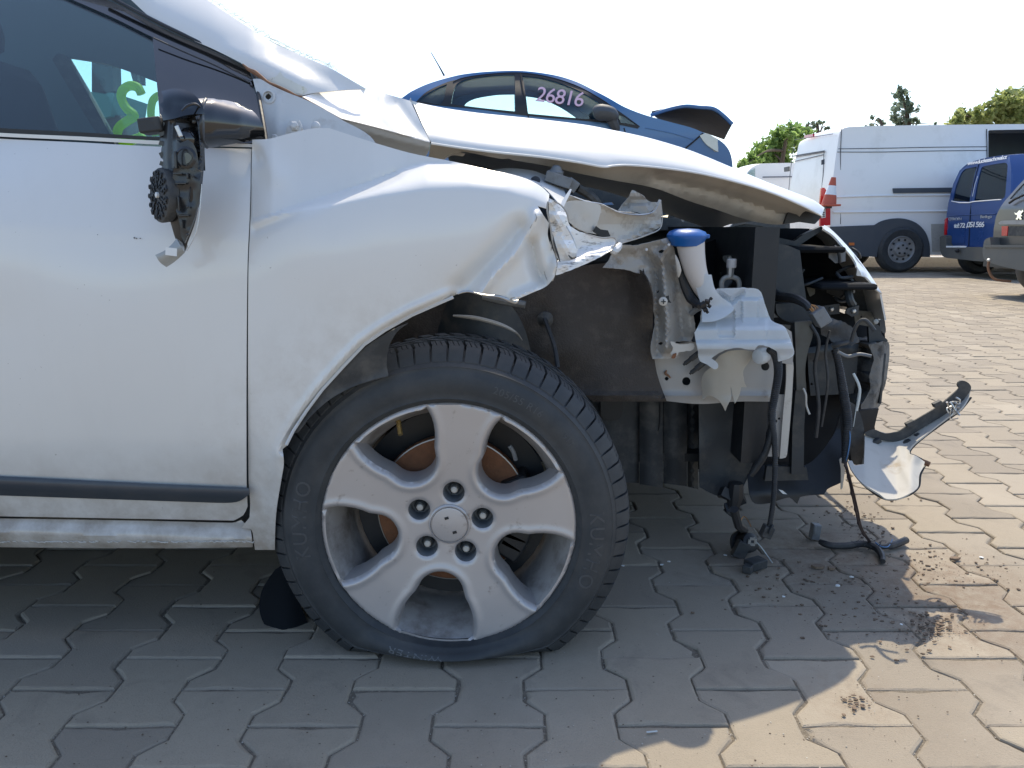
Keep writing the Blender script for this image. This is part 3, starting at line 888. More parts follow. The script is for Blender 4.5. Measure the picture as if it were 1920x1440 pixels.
panel('indicator_lens', [(331, 447, 1), (322, 458), (308, 470), (291, 478, 1), (300, 492), (312, 501, 1), (326, 492), (340, 480), (346, 474, 1)], lambda u, v: -.115 - ridge(u, v, [(300, 482), (340, 462)], 16, .01), M['lens_grey'], mirror, 5, .012)
MB().box(at(321, 472, -.139), (.016, .001, .011), Matrix.Rotation(.12, 3, 'Y')).build('lens_label', M['paper'], mirror)
pxtube('rim_wire', [(378, 345, -.118), (374, 400, -.122), (366, 440, -.125), (350, 470, -.125)], .0008, M['steel'], mirror)

# --- pillar, windscreen, exposed hinge panel -----------------------------------------
def pil_y(u, v):
    # rises along the pillar, rolls over towards the windscreen
    lo = interp(u, [(-380, -255), (205, -32), (300, 46), (400, 92), (470, 130), (560, 178), (690, 178)])
    t = np.clip((lo - v) / 80.0, 0, 2.2)
    return interp(u, [(-380, .42), (205, .285), (300, .23), (470, .145), (560, .13), (690, .19)]) + .02 * t + .045 * t * t - ridge(u, v, [(430, 95), (500, 120), (570, 150)], 14, .004) + ridge(u, v, [(520, 100), (600, 140), (650, 162)], 15, .006)
pil = panel('a_pillar', [(-380, -252, 1), (40, -116), (206, -32), (300, 46), (400, 92), (452, 118, 1), (462, 128), (476, 132), (488, 142, 1), (500, 150), (515, 158, 1), (535, 167), (552, 176), (566, 179, 1), (590, 174), (640, 169), (686, 167, 1), (655, 148), (620, 128), (563, 103), (520, 84), (497, 72), (430, 28), (350, -26), (190, -125), (-380, -345, 1)],
      pil_y, M['white'], car, 9, .0015)
panel('chipped_filler_patch', [(500, 151), (508, 145), (518, 143), (526, 132, 1), (530, 142), (540, 148), (556, 156), (572, 164), (576, 170), (566, 177, 1), (548, 173), (530, 164), (512, 157)], lambda u, v: pil_y(u, v) - .0012, M['filler'], pil, 4, .0006, rough=1.0)
pxtube('rusty_tear', [(455, 120, .139), (466, 130, .135), (478, 136, .132), (490, 145, .129), (503, 156, .127), (520, 162, .125), (540, 172, .123), (556, 180, .122), (566, 181, .122)], [.001, .003, .0042, .0032, .0036, .0025, .0032, .0022, .001], M['rust_edge'], pil, 6)
ws = []
for (k, (dy, dx, dz)) in enumerate(((0, 0, 0), (.10, .012, .004), (.40, .05, .012), (.60, .06, .012))):
    row = []
    for (u, v, y) in ((-380, -345, .62), (190, -125, .43), (350, -26, .36), (430, 28, .33), (497, 72, .30), (563, 103, .275), (620, 128, .25), (684, 165, .215)):
        p = at(u, v, y); row.append(p + Vector((dx * .8, dy, dz * .55)))
    ws.append(row)
far_row = [Vector((p.x, YM - p.y, p.z)) for p in ws[0]]
ws += [[Vector((p.x, YM - p.y, p.z)) for p in ws[2]], [Vector((p.x, YM - p.y, p.z)) for p in ws[1]], far_row]
wsc = loft('windscreen', ws, M['screen_glass'], car, .004, np.array((1.0, .8, 3.0)))
cz = MB()
for k in range(260):
    t = random.random() ** .8 * 5; i = int(t); f = t - i; s = random.random() ** 2 * 1.2
    i += 1
    a, b = ws[0][i].lerp(ws[0][i + 1], f), ws[1][i].lerp(ws[1][i + 1], f)
    p = a.lerp(b, s) + Vector((.001, -.001, .004))
    d = Vector((random.uniform(-1, 1), random.uniform(-.6, .6), random.uniform(-.4, .4))).normalized() * random.uniform(.004, .014)
    cz.tube([p - d, p + d * .3 + Vector((0, 0, .001)), p + d], [.0002, .0004, .0002], 4)
cz.build('crazed_edge', M['crazing'], wsc)['kind'] = 'stuff'
hp = panel('hinge_panel', [(474, 148, 1), (488, 148), (505, 158), (540, 174), (566, 184), (600, 200), (640, 224), (700, 262), (720, 330, 1), (470, 330, 1), (497, 262, 1), (488, 205)],
      lambda u, v: .088 + .00012 * (u - 480) + .0004 * (262 - v) * .5 - ridge(u, v, [(522, 190), (520, 250)], 6, .004), M['inner_white'], car, 8, .0015, holes=[[(509, 181), (503, 187), (497, 181), (503, 175)]])
MB().lathe([(.0085, -.004), (.0115, -.003), (.0115, 0), (.0085, .0005)], at(503, 181, .104), (0, -1, .1), 20, False).build('hole_rim', M['inner_white'], hp)
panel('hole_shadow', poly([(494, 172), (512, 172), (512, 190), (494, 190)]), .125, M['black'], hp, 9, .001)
panel('bolt_bracket', poly([(537, 242), (543, 226), (556, 224), (561, 225), (568, 243), (572, 262), (532, 262)]), .084, M['inner_white'], hp, 5, .003)
bp = at(553, 238, .078)
MB().lathe([(.012, 0), (.012, .003), (.0085, .0035)], bp, (0, -1, .1), 20).build('bolt_washer', M['inner_white'], hp)
MB().lathe([(.0078, .003), (.0078, .008), (.006, .0095), (.0045, .0095), (.0045, .0125), (.002, .013)], bp, (.1, -1, .1), 6).build('bolt', M['inner_white'], hp, angle=20)
MB().lathe([(.008, 0), (.007, .003), (.003, .005)], at(592, 237, .086), (0, -1, .1), 14).build('dome_plug', M['inner_white'], hp)
MB().lathe([(.006, 0), (.006, .006), (.004, .007)], at(516, 259, .08), (0, -1, .1), 6).build('bolt', M['inner_white'], hp, angle=20)

# --- hood: buckled rear part, front part, underside ------------------------------------
hood_root = panel('hood', [(567, 181, 1), (600, 173), (650, 169), (692, 167), (735, 179), (769, 189, 1), (773, 197, 1), (806, 265, 1), (760, 253), (700, 237), (640, 222, 1), (600, 200)],
      lambda u, v: .125 + .00018 * (u - 567) + .0011 * np.clip(interp(u, [(567, 182), (640, 222), (806, 265)]) - v, 0, 200) + ridge(u, v, [(742, 195), (770, 235), (800, 263)], 16, .012) - ridge(u, v, [(720, 178), (728, 215), (760, 250)], 14, .004), M['white'], car, 7, .0015)
panel('hood_rolled_edge', [(566, 183, 1), (600, 202), (640, 224, 1), (700, 239), (760, 255), (806, 267, 1), (804, 282), (799, 293, 1), (760, 286), (700, 270), (655, 256), (625, 238), (590, 208)],
      lambda u, v: .127 + .00018 * (u - 567) + .0013 * np.clip(v - interp(u, [(567, 182), (640, 222), (806, 265)]), 0, 60) - ridge(u, v, [(600, 206), (640, 234), (700, 250), (800, 276)], 5, .006), M['inner_white'], hood_root, 6, .0015)
pxtube('hood_edge_grime', [(568, 184, .124), (600, 203, .13), (630, 222, .134), (650, 231, .14)], [.0012, .003, .0035, .001], M['rust_edge'], hood_root)
LOW = [(808, 268), (860, 276), (930, 285), (1010, 293), (1080, 303), (1130, 312), (1150, 310), (1180, 309), (1240, 314), (1310, 324), (1390, 343), (1450, 362), (1500, 383), (1530, 398), (1541, 404)]
TOP = [(773, 190), (830, 202), (900, 212), (980, 220), (1060, 229), (1110, 236), (1150, 244), (1180, 250), (1230, 262), (1300, 284), (1380, 317), (1440, 342), (1490, 361), (1525, 375), (1546, 390)]
DL = list(np.interp(np.linspace(0, 1, 15), [0, .5, 1], [.20, .295, .47]))
DT = [a + b for a, b in zip(DL, list(np.interp(np.linspace(0, 1, 15), [0, .2, .5, .8, 1], [.12, .135, .12, .06, .02])))]
rows = []
for f in (0, .06, .2, .4, .6, .8, 1):
    row = []
    for i in range(15):
        u = LOW[i][0] + (TOP[i][0] - LOW[i][0]) * f; v = LOW[i][1] + (TOP[i][1] - LOW[i][1]) * f
        bulge = math.sin(f * math.pi) * .012 * (1 - i / 16)
        row.append(at(u, v, DL[i] + (DT[i] - DL[i]) * (f ** 1.35) - bulge))
    rows.append(row)
tops = rows[-1]
for yy, dz, dx in ((.06, .006, .0), (.16, .010, .02), (.34, .012, .05), (.60, .0, .05), (.85, -.03, .03), (1.0, -.09, 0)):
    rows.append([Vector((p.x + dx * (i / 14), min(p.y + yy, YM - .12), p.z + dz * .4 - (.02 if yy > .5 else 0))) for i, p in enumerate(tops)])
def densify(row):
    return smooth_path(row, 3)
loft('front_panel', [densify(r) for r in rows], M['white'], hood_root, .0015, np.array((.2, .2, 4.0)), 60)
pxtube('fold_line', [(773, 192, .318), (789, 228, .262), (807, 267, .198)], .0016, M['black'], hood_root)
panel('torn_fold_corner', poly([(766, 190), (770, 183), (771, 188), (776, 190), (786, 193), (775, 197)]), .31, M['white_scraped'], hood_root, 4, .001)
# edge bead and underside
pxtube('hood_hem', [(u, v + 1, d - .001) for (u, v), d in zip(LOW, DL)], .0022, M['white'], hood_root)
panel('hood_underside', [(808, 269, 1), (860, 277), (930, 286), (1010, 294), (1080, 304), (1130, 313), (1150, 311), (1240, 315), (1310, 325), (1390, 344), (1450, 363), (1500, 384), (1536, 400, 1), (1530, 402, 1), (1510, 396), (1500, 405), (1490, 418, 1), (1450, 421), (1400, 412), (1340, 392), (1290, 376), (1225, 352), (1150, 338), (1080, 324), (1030, 312), (985, 304), (960, 300, 1), (955, 297, 1), (940, 298), (880, 286), (868, 284, 1), (850, 288), (840, 290), (828, 300, 1), (803, 297, 1)],
      lambda u, v: interp(u, [(803, .212), (1150, .302), (1540, .475)]) + .0016 * np.clip(v - interp(u, LOW), 0, 90) + ridge(u, v, [(1230, 335), (1350, 362), (1440, 392), (1490, 408)], 8, .02) + .006 * vnoise(u, v, 40, 2), M['liner_tan'], hood_root, 8, .0012)
panel('inner_hinge_brace', [(803, 297, 1), (828, 284), (850, 282), (872, 288, 1), (868, 293), (850, 291), (838, 296), (826, 303, 1)], .27, M['liner_tan'], hood_root, 6, .002)
panel('hood_latch_pad', poly([(1478, 398), (1500, 394), (1530, 396), (1541, 404), (1536, 412), (1528, 420), (1500, 416), (1470, 420)]), .50, M['black'], hood_root, 6, .01)

# --- what lies under the hood near the fender ---------------------------------------------
panel('inner_fender_top', [(905, 322), (935, 317), (960, 315), (1000, 320), (1022, 328, 1), (1050, 345), (1062, 372), (1050, 384, 1), (1020, 352), (985, 334), (950, 326), (915, 330)], [(905, 322, .27), (1000, 318, .30), (1060, 372, .20), (1000, 345, .20)], M['inner_white'], car, 6, .0015)
MB().lathe([(.009, -.001), (.009, .0), (.007, .001)], at(1004, 338, .225), (0, -1, .6), 16).build('drain_hole', M['black'], car)
cn = MB()
cn.box(at(1046, 338, .25), (.05, .04, .02), Matrix.Rotation(.32, 3, 'Y'))
cn.lathe([(.014, 0), (.014, .008), (.011, .009), (.008, .016), (.003, .018)], at(1042, 328, .25), (.1, -.2, 1), 14)
cn.box(at(1072, 348, .26), (.022, .03, .022), Matrix.Rotation(.6, 3, 'Y'))
cn.build('fuse_box', M['grey_plastic'], car, bevel=.002)
pxtube('harness_hose', [(1082, 352, .27), (1100, 362, .28), (1116, 376, .28), (1125, 392, .3)], .009, M['black_soft'], car)

panel('torn_rail', poly([(1053, 384), (1060, 372), (1067, 365), (1080, 370), (1096, 376), (1127, 382), (1144, 390), (1160, 397), (1180, 398), (1200, 402), (1221, 400), (1229, 388), (1236, 374), (1240, 375), (1240, 424), (1225, 434), (1210, 441), (1180, 452), (1162, 458), (1150, 446), (1125, 440), (1098, 436), (1075, 426), (1064, 400)]),
      lambda u, v: .100 + .0011 * (u - 1050) - ridge(u, v, [(1066, 368), (1127, 383), (1160, 397), (1200, 402), (1222, 400)], 5, .012) + .02 * sst((v - 395) / 30) - ridge(u, v, [(1160, 456), (1238, 422)], 6, .014) + .012 * vnoise(u, v, 20, 4) + ridge(u, v, [(1195, 432), (1215, 405)], 8, .010), M['primer_light'], car, 8, .0013, rough=.8, angle=10)
panel('torn_rail_lip', poly([(1158, 395), (1170, 380), (1180, 368), (1185, 356), (1194, 360), (1204, 366), (1212, 374), (1222, 379), (1234, 380), (1226, 392), (1214, 402), (1200, 400), (1188, 397), (1175, 399)]),
      lambda u, v: .27 + .0002 * (u - 1160) + ridge(u, v, [(1162, 394), (1180, 378), (1215, 378)], 6, .012) + .01 * vnoise(u, v, 11, 8), M['primer'], car, 7, .0013, rough=.9, angle=9)
panel('torn_gusset', [(1054, 384, 1), (1068, 377), (1085, 376), (1108, 379), (1126, 386), (1124, 405), (1117, 428), (1108, 436, 1), (1085, 430), (1066, 415), (1058, 398)], lambda u, v: .085 + .0008 * (u - 1054) - .012 * np.sin(np.clip((u - 1054) / 70, 0, 1) * 3.1) + .004 * vnoise(u, v, 18, 6), M['primer_light'], car, 5, .0013, rough=.4)
panel('dark_clip', poly([(1112, 434), (1118, 424), (1126, 430), (1140, 432), (1146, 446), (1126, 444)]), .12, M['black'], car, 5, .008)

# --- wheel arch interior -------------------------------------------------------------------
ap = panel('wheel_apron', [(640, 700, 1), (700, 620), (800, 560), (870, 535), (960, 520), (1050, 505), (1150, 492), (1190, 500), (1212, 520), (1224, 560), (1224, 640), (1232, 700), (1250, 753, 1), (1180, 753), (1112, 753, 1), (1060, 720), (1000, 780, 1), (700, 800, 1)],
      lambda u, v: .30 + .05 * sst((880 - u) / 200.) - .10 * sst((u - 1170) / 60.) * sst((640 - v) / 120) + .02 * vnoise(u, v, 60, 3) - ridge(u, v, [(1090, 742), (1250, 745)], 7, .012) - ridge(u, v, [(1040, 560), (1060, 640)], 40, .012), M['underseal'], car, 9, .002)
panel('strut_tower', [(840, 560, 1), (870, 548), (930, 556), (960, 575), (985, 620), (1000, 680, 1), (860, 700, 1), (820, 640)], lambda u, v: .26 - .06 * np.sin(np.clip((u - 820) / 180, 0, 1) * 3.14), M['dark_metal'], car, 10, .002)
pxtube('strut_flange', [(850, 592, .17), (890, 596, .15), (930, 606, .145), (955, 616, .15), (970, 626, .16), (979, 638, .17)], [.002, .004, .004, .003, .002, .001], M['primer'], car)
pxtube('spring_bracket', [(905, 556, .19), (940, 563, .185), (985, 572, .18)], [.006, .008, .007], M['grey_plastic'], car)
pxtube('brake_hose', [(1021, 598, .24), (1030, 622, .22), (1040, 652, .20), (1046, 690, .18)], .0045, M['cable'], car)
MB().lathe([(.016, 0), (.016, .006), (.010, .010), (.006, .018)], at(1022, 598, .262), (0, -1, -.2), 16).build('hose_grommet', M['black_soft'], car)
panel('wheel_liner', [(545, 815, 1), (575, 772), (610, 728), (660, 672), (700, 640), (740, 617), (766, 606, 1), (745, 622), (730, 648), (725, 680), (728, 705, 1), (700, 712), (660, 726), (620, 748), (585, 778), (560, 810, 1)],
      lambda u, v: -.034 + .012 * sst((dist_poly(u, v, [(545, 815), (610, 728), (700, 640), (766, 606)])) / 55.) + .10 * sst((u - 735) / 40.) - ridge(u, v, [(560, 806), (620, 745), (728, 704)], 5, .004), M['black_soft'], car, 7, .002, rough=.3)
panel('hanging_mud_flap', [(516, 1068, 1), (500, 1090), (490, 1110), (486, 1140), (495, 1170), (515, 1195), (545, 1211), (575, 1212), (592, 1202, 1), (570, 1150), (545, 1090), (528, 1060, 1)], lambda u, v: .10 + .08 * np.clip((1212 - v) / 150, 0, 1) - .02 * np.sin((u - 486) / 90 * 3), M['hole_black'], car, 8, .003)

YOFF = 0.10
# --- front end, from the fender forward -----------------------------------------------------
br = panel('apron_bracket', [(1160, 458, 1), (1192, 460), (1229, 452), (1252, 445, 1), (1259, 452, 1), (1265, 470), (1270, 490), (1273, 512, 1), (1274, 528), (1284, 545), (1294, 560), (1300, 587), (1304, 617), (1303, 642, 1), (1290, 640), (1268, 640, 1), (1262, 650, 1), (1273, 660, 1), (1272, 671, 1), (1258, 673), (1224, 673, 1), (1221, 650), (1228, 608), (1223, 567), (1222, 535), (1210, 518), (1207, 502, 1), (1200, 513), (1171, 505), (1130, 502, 1), (1140, 490, 1), (1150, 470)],
      lambda u, v: .165 + .0003 * (u - 1220) + ridge(u, v, [(1215, 480), (1232, 500), (1228, 560), (1232, 620), (1232, 660)], 9, .018) - ridge(u, v, [(1252, 460), (1240, 490), (1248, 540), (1252, 600), (1250, 650)], 10, .020) + ridge(u, v, [(1262, 500), (1272, 560), (1278, 630)], 12, .016) - ridge(u, v, [(1160, 462), (1250, 450)], 8, .008) + .012 * vnoise(u, v, 22, 12) + .006 * vnoise(u, v, 9, 13) * sst((545 - v) / 40), M['primer'], car, 6, .0015, rough=.6, angle=14,
      holes=[[(1246, 470), (1240, 475), (1234, 472), (1240, 468)], [(1243, 643), (1239, 647), (1234, 645), (1238, 641)], [(1236, 545), (1233, 550), (1231, 548), (1234, 544)]])
for (u, v) in ((1212, 468), (1254, 459)):
    MB().lathe([(.003, 0), (.0025, .0025), (.001, .003)], at(u, v, .150), (0, -1, .1), 8).build('rivet', M['inner_white'], br)
sc = at(1243, 565, .138)
MB().lathe([(.0085, 0), (.0085, .003), (.006, .0045), (.002, .005)], sc, (0, -1, .1), 18).build('screw_head', M['primer_light'], br)
MB().box(sc + Vector((0, -.006, .0)), (.009, .002, .0016)).box(sc + Vector((0, -.0062, .0)), (.0016, .002, .009)).build('screw_slot', M['black'], br)
panel('torn_clip', poly([(1249, 556), (1254, 554), (1255, 562), (1259, 568), (1250, 567)]), .145, M['black'], br, 4, .003)
pxtube('filler_smear', [(1266, 478, .152), (1270, 492, .152), (1273, 508, .154), (1272, 520, .156)], [.001, .004, .005, .001], M['primer_light'], br)
panel('rust_patch', [(1258, 640), (1275, 646), (1300, 644), (1298, 656), (1275, 660), (1266, 668), (1258, 664), (1262, 652)], .150, M['primer_light'], br, 4, .001, rough=1)
panel('rust_spot', [(1262, 664), (1268, 662), (1266, 671), (1259, 671)], .147, M['rust'], br, 3, .001, rough=.6)

rail = panel('frame_rail', [(1220, 650, 1), (1300, 640, 1), (1400, 640), (1458, 655, 1), (1455, 672), (1452, 735), (1444, 753, 1), (1380, 753), (1330, 757), (1299, 757), (1250, 752, 1), (1236, 715), (1226, 680)],
      lambda u, v: .225 - ridge(u, v, [(1250, 742), (1444, 742)], 6, .006) + ridge(u, v, [(1246, 733), (1450, 733)], 3, .003) - ridge(u, v, [(1280, 700), (1300, 730)], 16, .003) + .003 * vnoise(u, v, 40, 5), M['rail'], car, 7, .002,
      holes=[[(1295, 715), (1292.5, 721), (1287, 723), (1281.5, 721), (1279, 715), (1281.5, 709), (1287, 707), (1292.5, 709)], [(1443, 687), (1440.5, 693), (1435, 695), (1429.5, 693), (1427, 687), (1429.5, 681), (1435, 679), (1440.5, 681)], [(1254, 710), (1250, 714), (1246, 710), (1250, 706)]])
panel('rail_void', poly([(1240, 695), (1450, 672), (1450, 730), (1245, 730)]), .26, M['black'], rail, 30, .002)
pxtube('hole_stain', [(1250, 694, .222), (1248, 700, .221), (1254, 705, .221), (1257, 709, .221)], [.001, .003, .002, .001], M['rust_edge'], rail)
for (a, b) in (((1312, 661), (1284, 682)), ((1320, 680), (1296, 699))):
    m = MB(); p0, p1 = at(a[0], a[1], .195), at(b[0], b[1], .20)
    m.tube([p0, p0.lerp(p1, .6), p0.lerp(p1, .62), p1], [.006, .006, .0045, .0045], 8)
    m.tube([p1, p1 + (p1 - p0).normalized() * .004], [.0028, .0028], 6)
    m.build('lamp_clip', M['black_soft'], rail)

# washer bottle
tank = panel('washer_bottle', [(1345, 541, 1), (1380, 540), (1416, 541), (1427, 548), (1436, 575), (1446, 600), (1456, 606), (1470, 612), (1479, 628), (1487, 650), (1489, 660), (1482, 667), (1464, 673, 1), (1458, 660, 1), (1440, 650), (1424, 647), (1415, 656, 1), (1400, 655), (1382, 652), (1362, 656), (1345, 664), (1334, 672, 1), (1346, 682), (1346, 690), (1338, 692), (1325, 683), (1312, 676), (1308, 655), (1302, 624, 1), (1312, 605), (1315, 585), (1318, 565), (1330, 556)],
      lambda u, v: .185 - .006 * sst((v - 556) / 6.) - .040 * sst((v - 594) / 26.) - .012 * sst((v - 636) / 10.) + .018 * sst((v - 652) / 16)
      + ridge(u, v, [(1350, 552), (1372, 566), (1392, 548)], 7, .012, True) + .007 * (sst((u - 1346) / 3.) * sst((1378 - u) / 3.) * sst((v - 578) / 3.) * sst((632 - v) / 3.)) - .007 * (sst((u - 1390) / 3.) * sst((1422 - u) / 3.) * sst((v - 560) / 3.) * sst((604 - v) / 3.)) + .005 * sst((u - 1436) / 3.) + .002 * vnoise(u, v, 24, 7), M['tank'], car, 4, .002, rough=.3, angle=28)
pxtube('neck', [(1294, 452, .165), (1298, 480, .165), (1305, 510, .168), (1318, 540, .172), (1336, 566, .178), (1352, 590, .18)], [.028, .0245, .0215, .0185, .017, .014], M['neck'], tank, 20)
MB().lathe([(.024, -.018), (.030, -.016), (.036, -.004), (.0385, .0), (.0385, .004), (.034, .010), (.022, .0145), (.0, .016)], at(1288, 444, .165), (.0, -.05, 1), 32).build('cap', M['blue_cap'], tank)
MB().box(at(1324, 443, .165), (.012, .014, .008)).build('cap_tab', M['blue_cap'], tank, bevel=.002)
panel('bottle_lower_half', [(1334, 688, 1), (1348, 668), (1370, 658), (1400, 657), (1412, 662), (1404, 680), (1394, 695), (1396, 716), (1400, 726, 1), (1390, 726, 1), (1386, 742), (1378, 757, 1), (1374, 742), (1370, 724, 1), (1371, 745), (1366, 757), (1360, 771, 1), (1352, 756), (1343, 747), (1330, 742), (1322, 746), (1316, 751, 1), (1317, 735), (1315, 715), (1320, 700)],
      lambda u, v: .190 - .02 * np.sin(np.clip((u - 1315) / 90, 0, 1) * 3.14) + .004 * vnoise(u, v, 18, 2), M['tank_beige'], tank, 5, .0015, rough=.4)
MB().lathe([(.010, -.012), (.016, -.008), (.017, .004), (.014, .012), (.006, .016)], at(1428, 667, .175), (-.8, -.5, -.1), 16).build('pump_seat', M['tank'], tank)
panel('bottle_foot', [(1456, 652, 1), (1478, 645), (1488, 655), (1489, 664), (1480, 672), (1460, 678, 1)], .158, M['tank'], tank, 5, .008)
panel('neck_skirt', [(1298, 515, 1), (1334, 515, 1), (1340, 540), (1352, 556), (1370, 570), (1376, 580), (1362, 592), (1340, 602), (1316, 604, 1), (1316, 580), (1308, 550)], lambda u, v: .160 - .010 * np.sin(np.clip((u - 1300) / 50, 0, 1) * 3.1) * sst((600 - v) / 60.) - .022 * sst((v - 570) / 36), M['tank'], tank, 5, .002)
br2 = MB()
for (u, v, s) in ((1318, 572, .011), (1326, 566, .009), (1330, 574, .006), (1322, 580, .008), (1333, 560, .005), (1326, 585, .005)):
    br2.box(at(u, v, .125), (s, s * .8, s * .9), Matrix.Rotation(random.uniform(-.8, .8), 3, 'Y') @ Matrix.Rotation(.5, 3, 'X'))
br2.build('broken_connector', M['black'], car)
pxtube('bottle_hose', [(1274, 505, .175), (1284, 535, .175), (1296, 560, .17), (1312, 574, .145)], [.006, .009, .010, .006], M['black'], car)
pxtube('bottle_pipe', [(1296, 588, .18), (1306, 580, .17), (1316, 576, .16)], .006, M['grey_plastic'], car)
pxtube('sensor_stem', [(1370, 491, .30), (1370, 505, .30), (1369, 520, .30)], [.009, .008, .007], M['steel'], car)
MB().lathe([(.010, 0), (.0105, .002), (.0105, .017), (.009, .019)], at(1371, 502, .30), (0, 0, 1), 14).build('sensor_cap', M['neck'], car)
pxtube('lifting_eye', [(1353, 541, .30), (1353, 530, .30), (1358, 522, .30), (1370, 519, .30), (1382, 523, .30), (1386, 531, .30), (1386, 541, .30)], .0055, M['primer'], car)

# radiator support and dark front structure
panel('support_plate', [(1440, 455, 1), (1470, 458), (1500, 470, 1), (1506, 520), (1512, 563, 1), (1480, 568), (1448, 566, 1), (1443, 510)], .36, M['dark_metal'], car, 10, .003)
panel('fan_shroud', [(1454, 570, 1), (1500, 568), (1540, 574, 1), (1548, 590), (1534, 602), (1500, 608), (1470, 600), (1457, 588)], .33, M['dark_metal'], car, 8, .02)
panel('support_post', [(1490, 604, 1), (1522, 602, 1), (1524, 628), (1516, 655), (1510, 690), (1512, 732, 1), (1494, 732, 1), (1492, 660)], .27, M['grey_olive'], car, 7, .012)
panel('lower_post', poly([(1492, 732), (1512, 732), (1508, 800), (1507, 890), (1484, 890), (1486, 800)]), .275, M['dark_metal'], car, 12, .02)
panel('condenser_edge', [(1474, 672, 1), (1486, 676), (1488, 690, 1), (1484, 760), (1476, 850), (1473, 858), (1462, 860, 1), (1468, 780), (1474, 715)], .232, M['primer_light'], car, 6, .004)
panel('condenser_plate', poly([(1448, 740), (1472, 740), (1464, 856), (1440, 856)]), .245, M['rail'], car, 10, .003, holes=[poly([(1458, 790), (1455, 794), (1452, 790), (1455, 786)]), poly([(1464, 785), (1461, 788), (1458, 785), (1461, 782)])])
panel('bracket_plate', poly([(1456, 612), (1472, 614), (1484, 622), (1488, 660), (1486, 684), (1462, 680)]), .215, M['rail'], car, 7, .003)
pxtube('bent_wire', [(1506, 728, .26), (1511, 740, .255), (1512, 760, .255), (1518, 777, .25)], .0022, M['primer_light'], car)
YOFF = 0.32
panel('beam_plate', [(1514, 652, 1), (1560, 645), (1610, 645, 1), (1606, 700), (1600, 738, 1), (1520, 742, 1), (1516, 700)], lambda u, v: .36 - ridge(u, v, [(1514, 660), (1600, 655)], 8, .01), M['dark_metal'], car, 10, .004, holes=[poly([(1529, 677), (1526, 680), (1523, 677), (1526, 674)]), poly([(1525, 720), (1522, 723), (1519, 720), (1522, 717)])])
ab = panel('bumper_absorber', [(1628, 646, 1), (1648, 642), (1664, 640), (1668, 648), (1667, 677), (1661, 718), (1653, 740), (1651, 758), (1644, 769, 1), (1628, 768), (1615, 773, 1), (1614, 762), (1624, 745), (1632, 727), (1630, 707), (1634, 690), (1638, 672)], lambda u, v: .325 + .004 * vnoise(u, v, 9, 3) + .05 * sst((u - interp(v, [(640, 1652), (718, 1645), (770, 1632)])) / 18.), M['foam'], car, 4, .08, rough=.5, angle=60)
rb = MB()
for (v0, v1) in ((657, 690), (703, 745)):
    for vv in (v0, v1):
        rb.box((at(1597, vv, .36) + at(1640, vv, .36)) / 2 + Vector((0, .14, 0)), (.05, .20, .003))
    rb.box(at(1597, (v0 + v1) / 2, .37) + Vector((0, .14, 0)), (.003, .2, .04))
rb.box(at(1630, 700, .42) + Vector((0, .3, 0)), (.006, .75, .13))
rb.build('crash_beam', M['dark_metal'], car, bevel=.001)
panel('headlamp_bracket', [(1600, 582, 1), (1634, 584, 1), (1640, 600), (1638, 612), (1604, 608, 1)], .33, M['grey_olive'], car, 5, .004, holes=[poly([(1617, 594), (1615, 597), (1613, 594), (1615, 591)])])
panel('beam_upper_bracket', [(1628, 608, 1), (1648, 610), (1654, 628), (1664, 640), (1630, 644, 1)], .34, M['dark_metal'], car, 5, .01)
panel('side_carrier', [(1540, 545, 1), (1600, 520), (1626, 524), (1644, 548), (1654, 580), (1660, 610), (1660, 625), (1652, 620), (1648, 600, 1), (1636, 586), (1606, 580), (1600, 560), (1580, 562, 1)], lambda u, v: .37 + .0006 * np.abs(u - 1640), M['black_soft'], car, 7, .006, rough=.5)
for (u, v) in ((1642, 603), (1652, 588)):
    MB().lathe([(.007, 0), (.006, .004), (.003, .005)], at(u, v, .33), (-.2, -1, .1), 12).build('clip', M['lens_grey'], car)
panel('tape_and_sunlit_gap', poly([(1645, 594), (1652, 592), (1660, 595), (1661, 600), (1655, 598), (1648, 600)]), .328, M['paper'], car, 4, .001)
panel('inner_white_chip', poly([(1539, 517), (1558, 514), (1562, 516), (1560, 521), (1545, 523)]), .5, M['paper'], car, 4, .002)
panel('tape_and_sunlit_gap', poly([(1601, 579), (1607, 577), (1609, 581), (1602, 583)]), .329, M['paper'], car, 3, .001)  # pale patch painted in for sunlit ground seen through a small gap

YOFF = 0.10
# black grille carrier seen edge on, open in two places to the sunlit yard
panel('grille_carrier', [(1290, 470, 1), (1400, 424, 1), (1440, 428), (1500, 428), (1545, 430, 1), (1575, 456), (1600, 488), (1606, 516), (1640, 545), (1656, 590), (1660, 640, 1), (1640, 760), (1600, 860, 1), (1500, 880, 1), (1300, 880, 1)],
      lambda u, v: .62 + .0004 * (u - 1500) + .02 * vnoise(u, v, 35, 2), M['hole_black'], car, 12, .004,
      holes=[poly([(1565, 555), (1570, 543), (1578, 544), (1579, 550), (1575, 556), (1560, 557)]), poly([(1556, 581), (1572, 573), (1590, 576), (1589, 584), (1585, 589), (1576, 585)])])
panel('bumper_front_skin', [(1546, 422, 1), (1556, 428), (1575, 446), (1600, 474), (1622, 502), (1640, 528), (1654, 551, 1), (1640, 540), (1626, 521), (1606, 517, 1), (1607, 500), (1601, 486), (1582, 463), (1562, 441), (1544, 429, 1)],
      lambda u, v: interp(v, [(422, .41), (551, .45)]) + .003 * np.clip(interp(u, [(1545, 432), (1582, 463), (1606, 500), (1655, 551)]) - v, 0, 40), M['white'], car, 6, .004)
rows = []
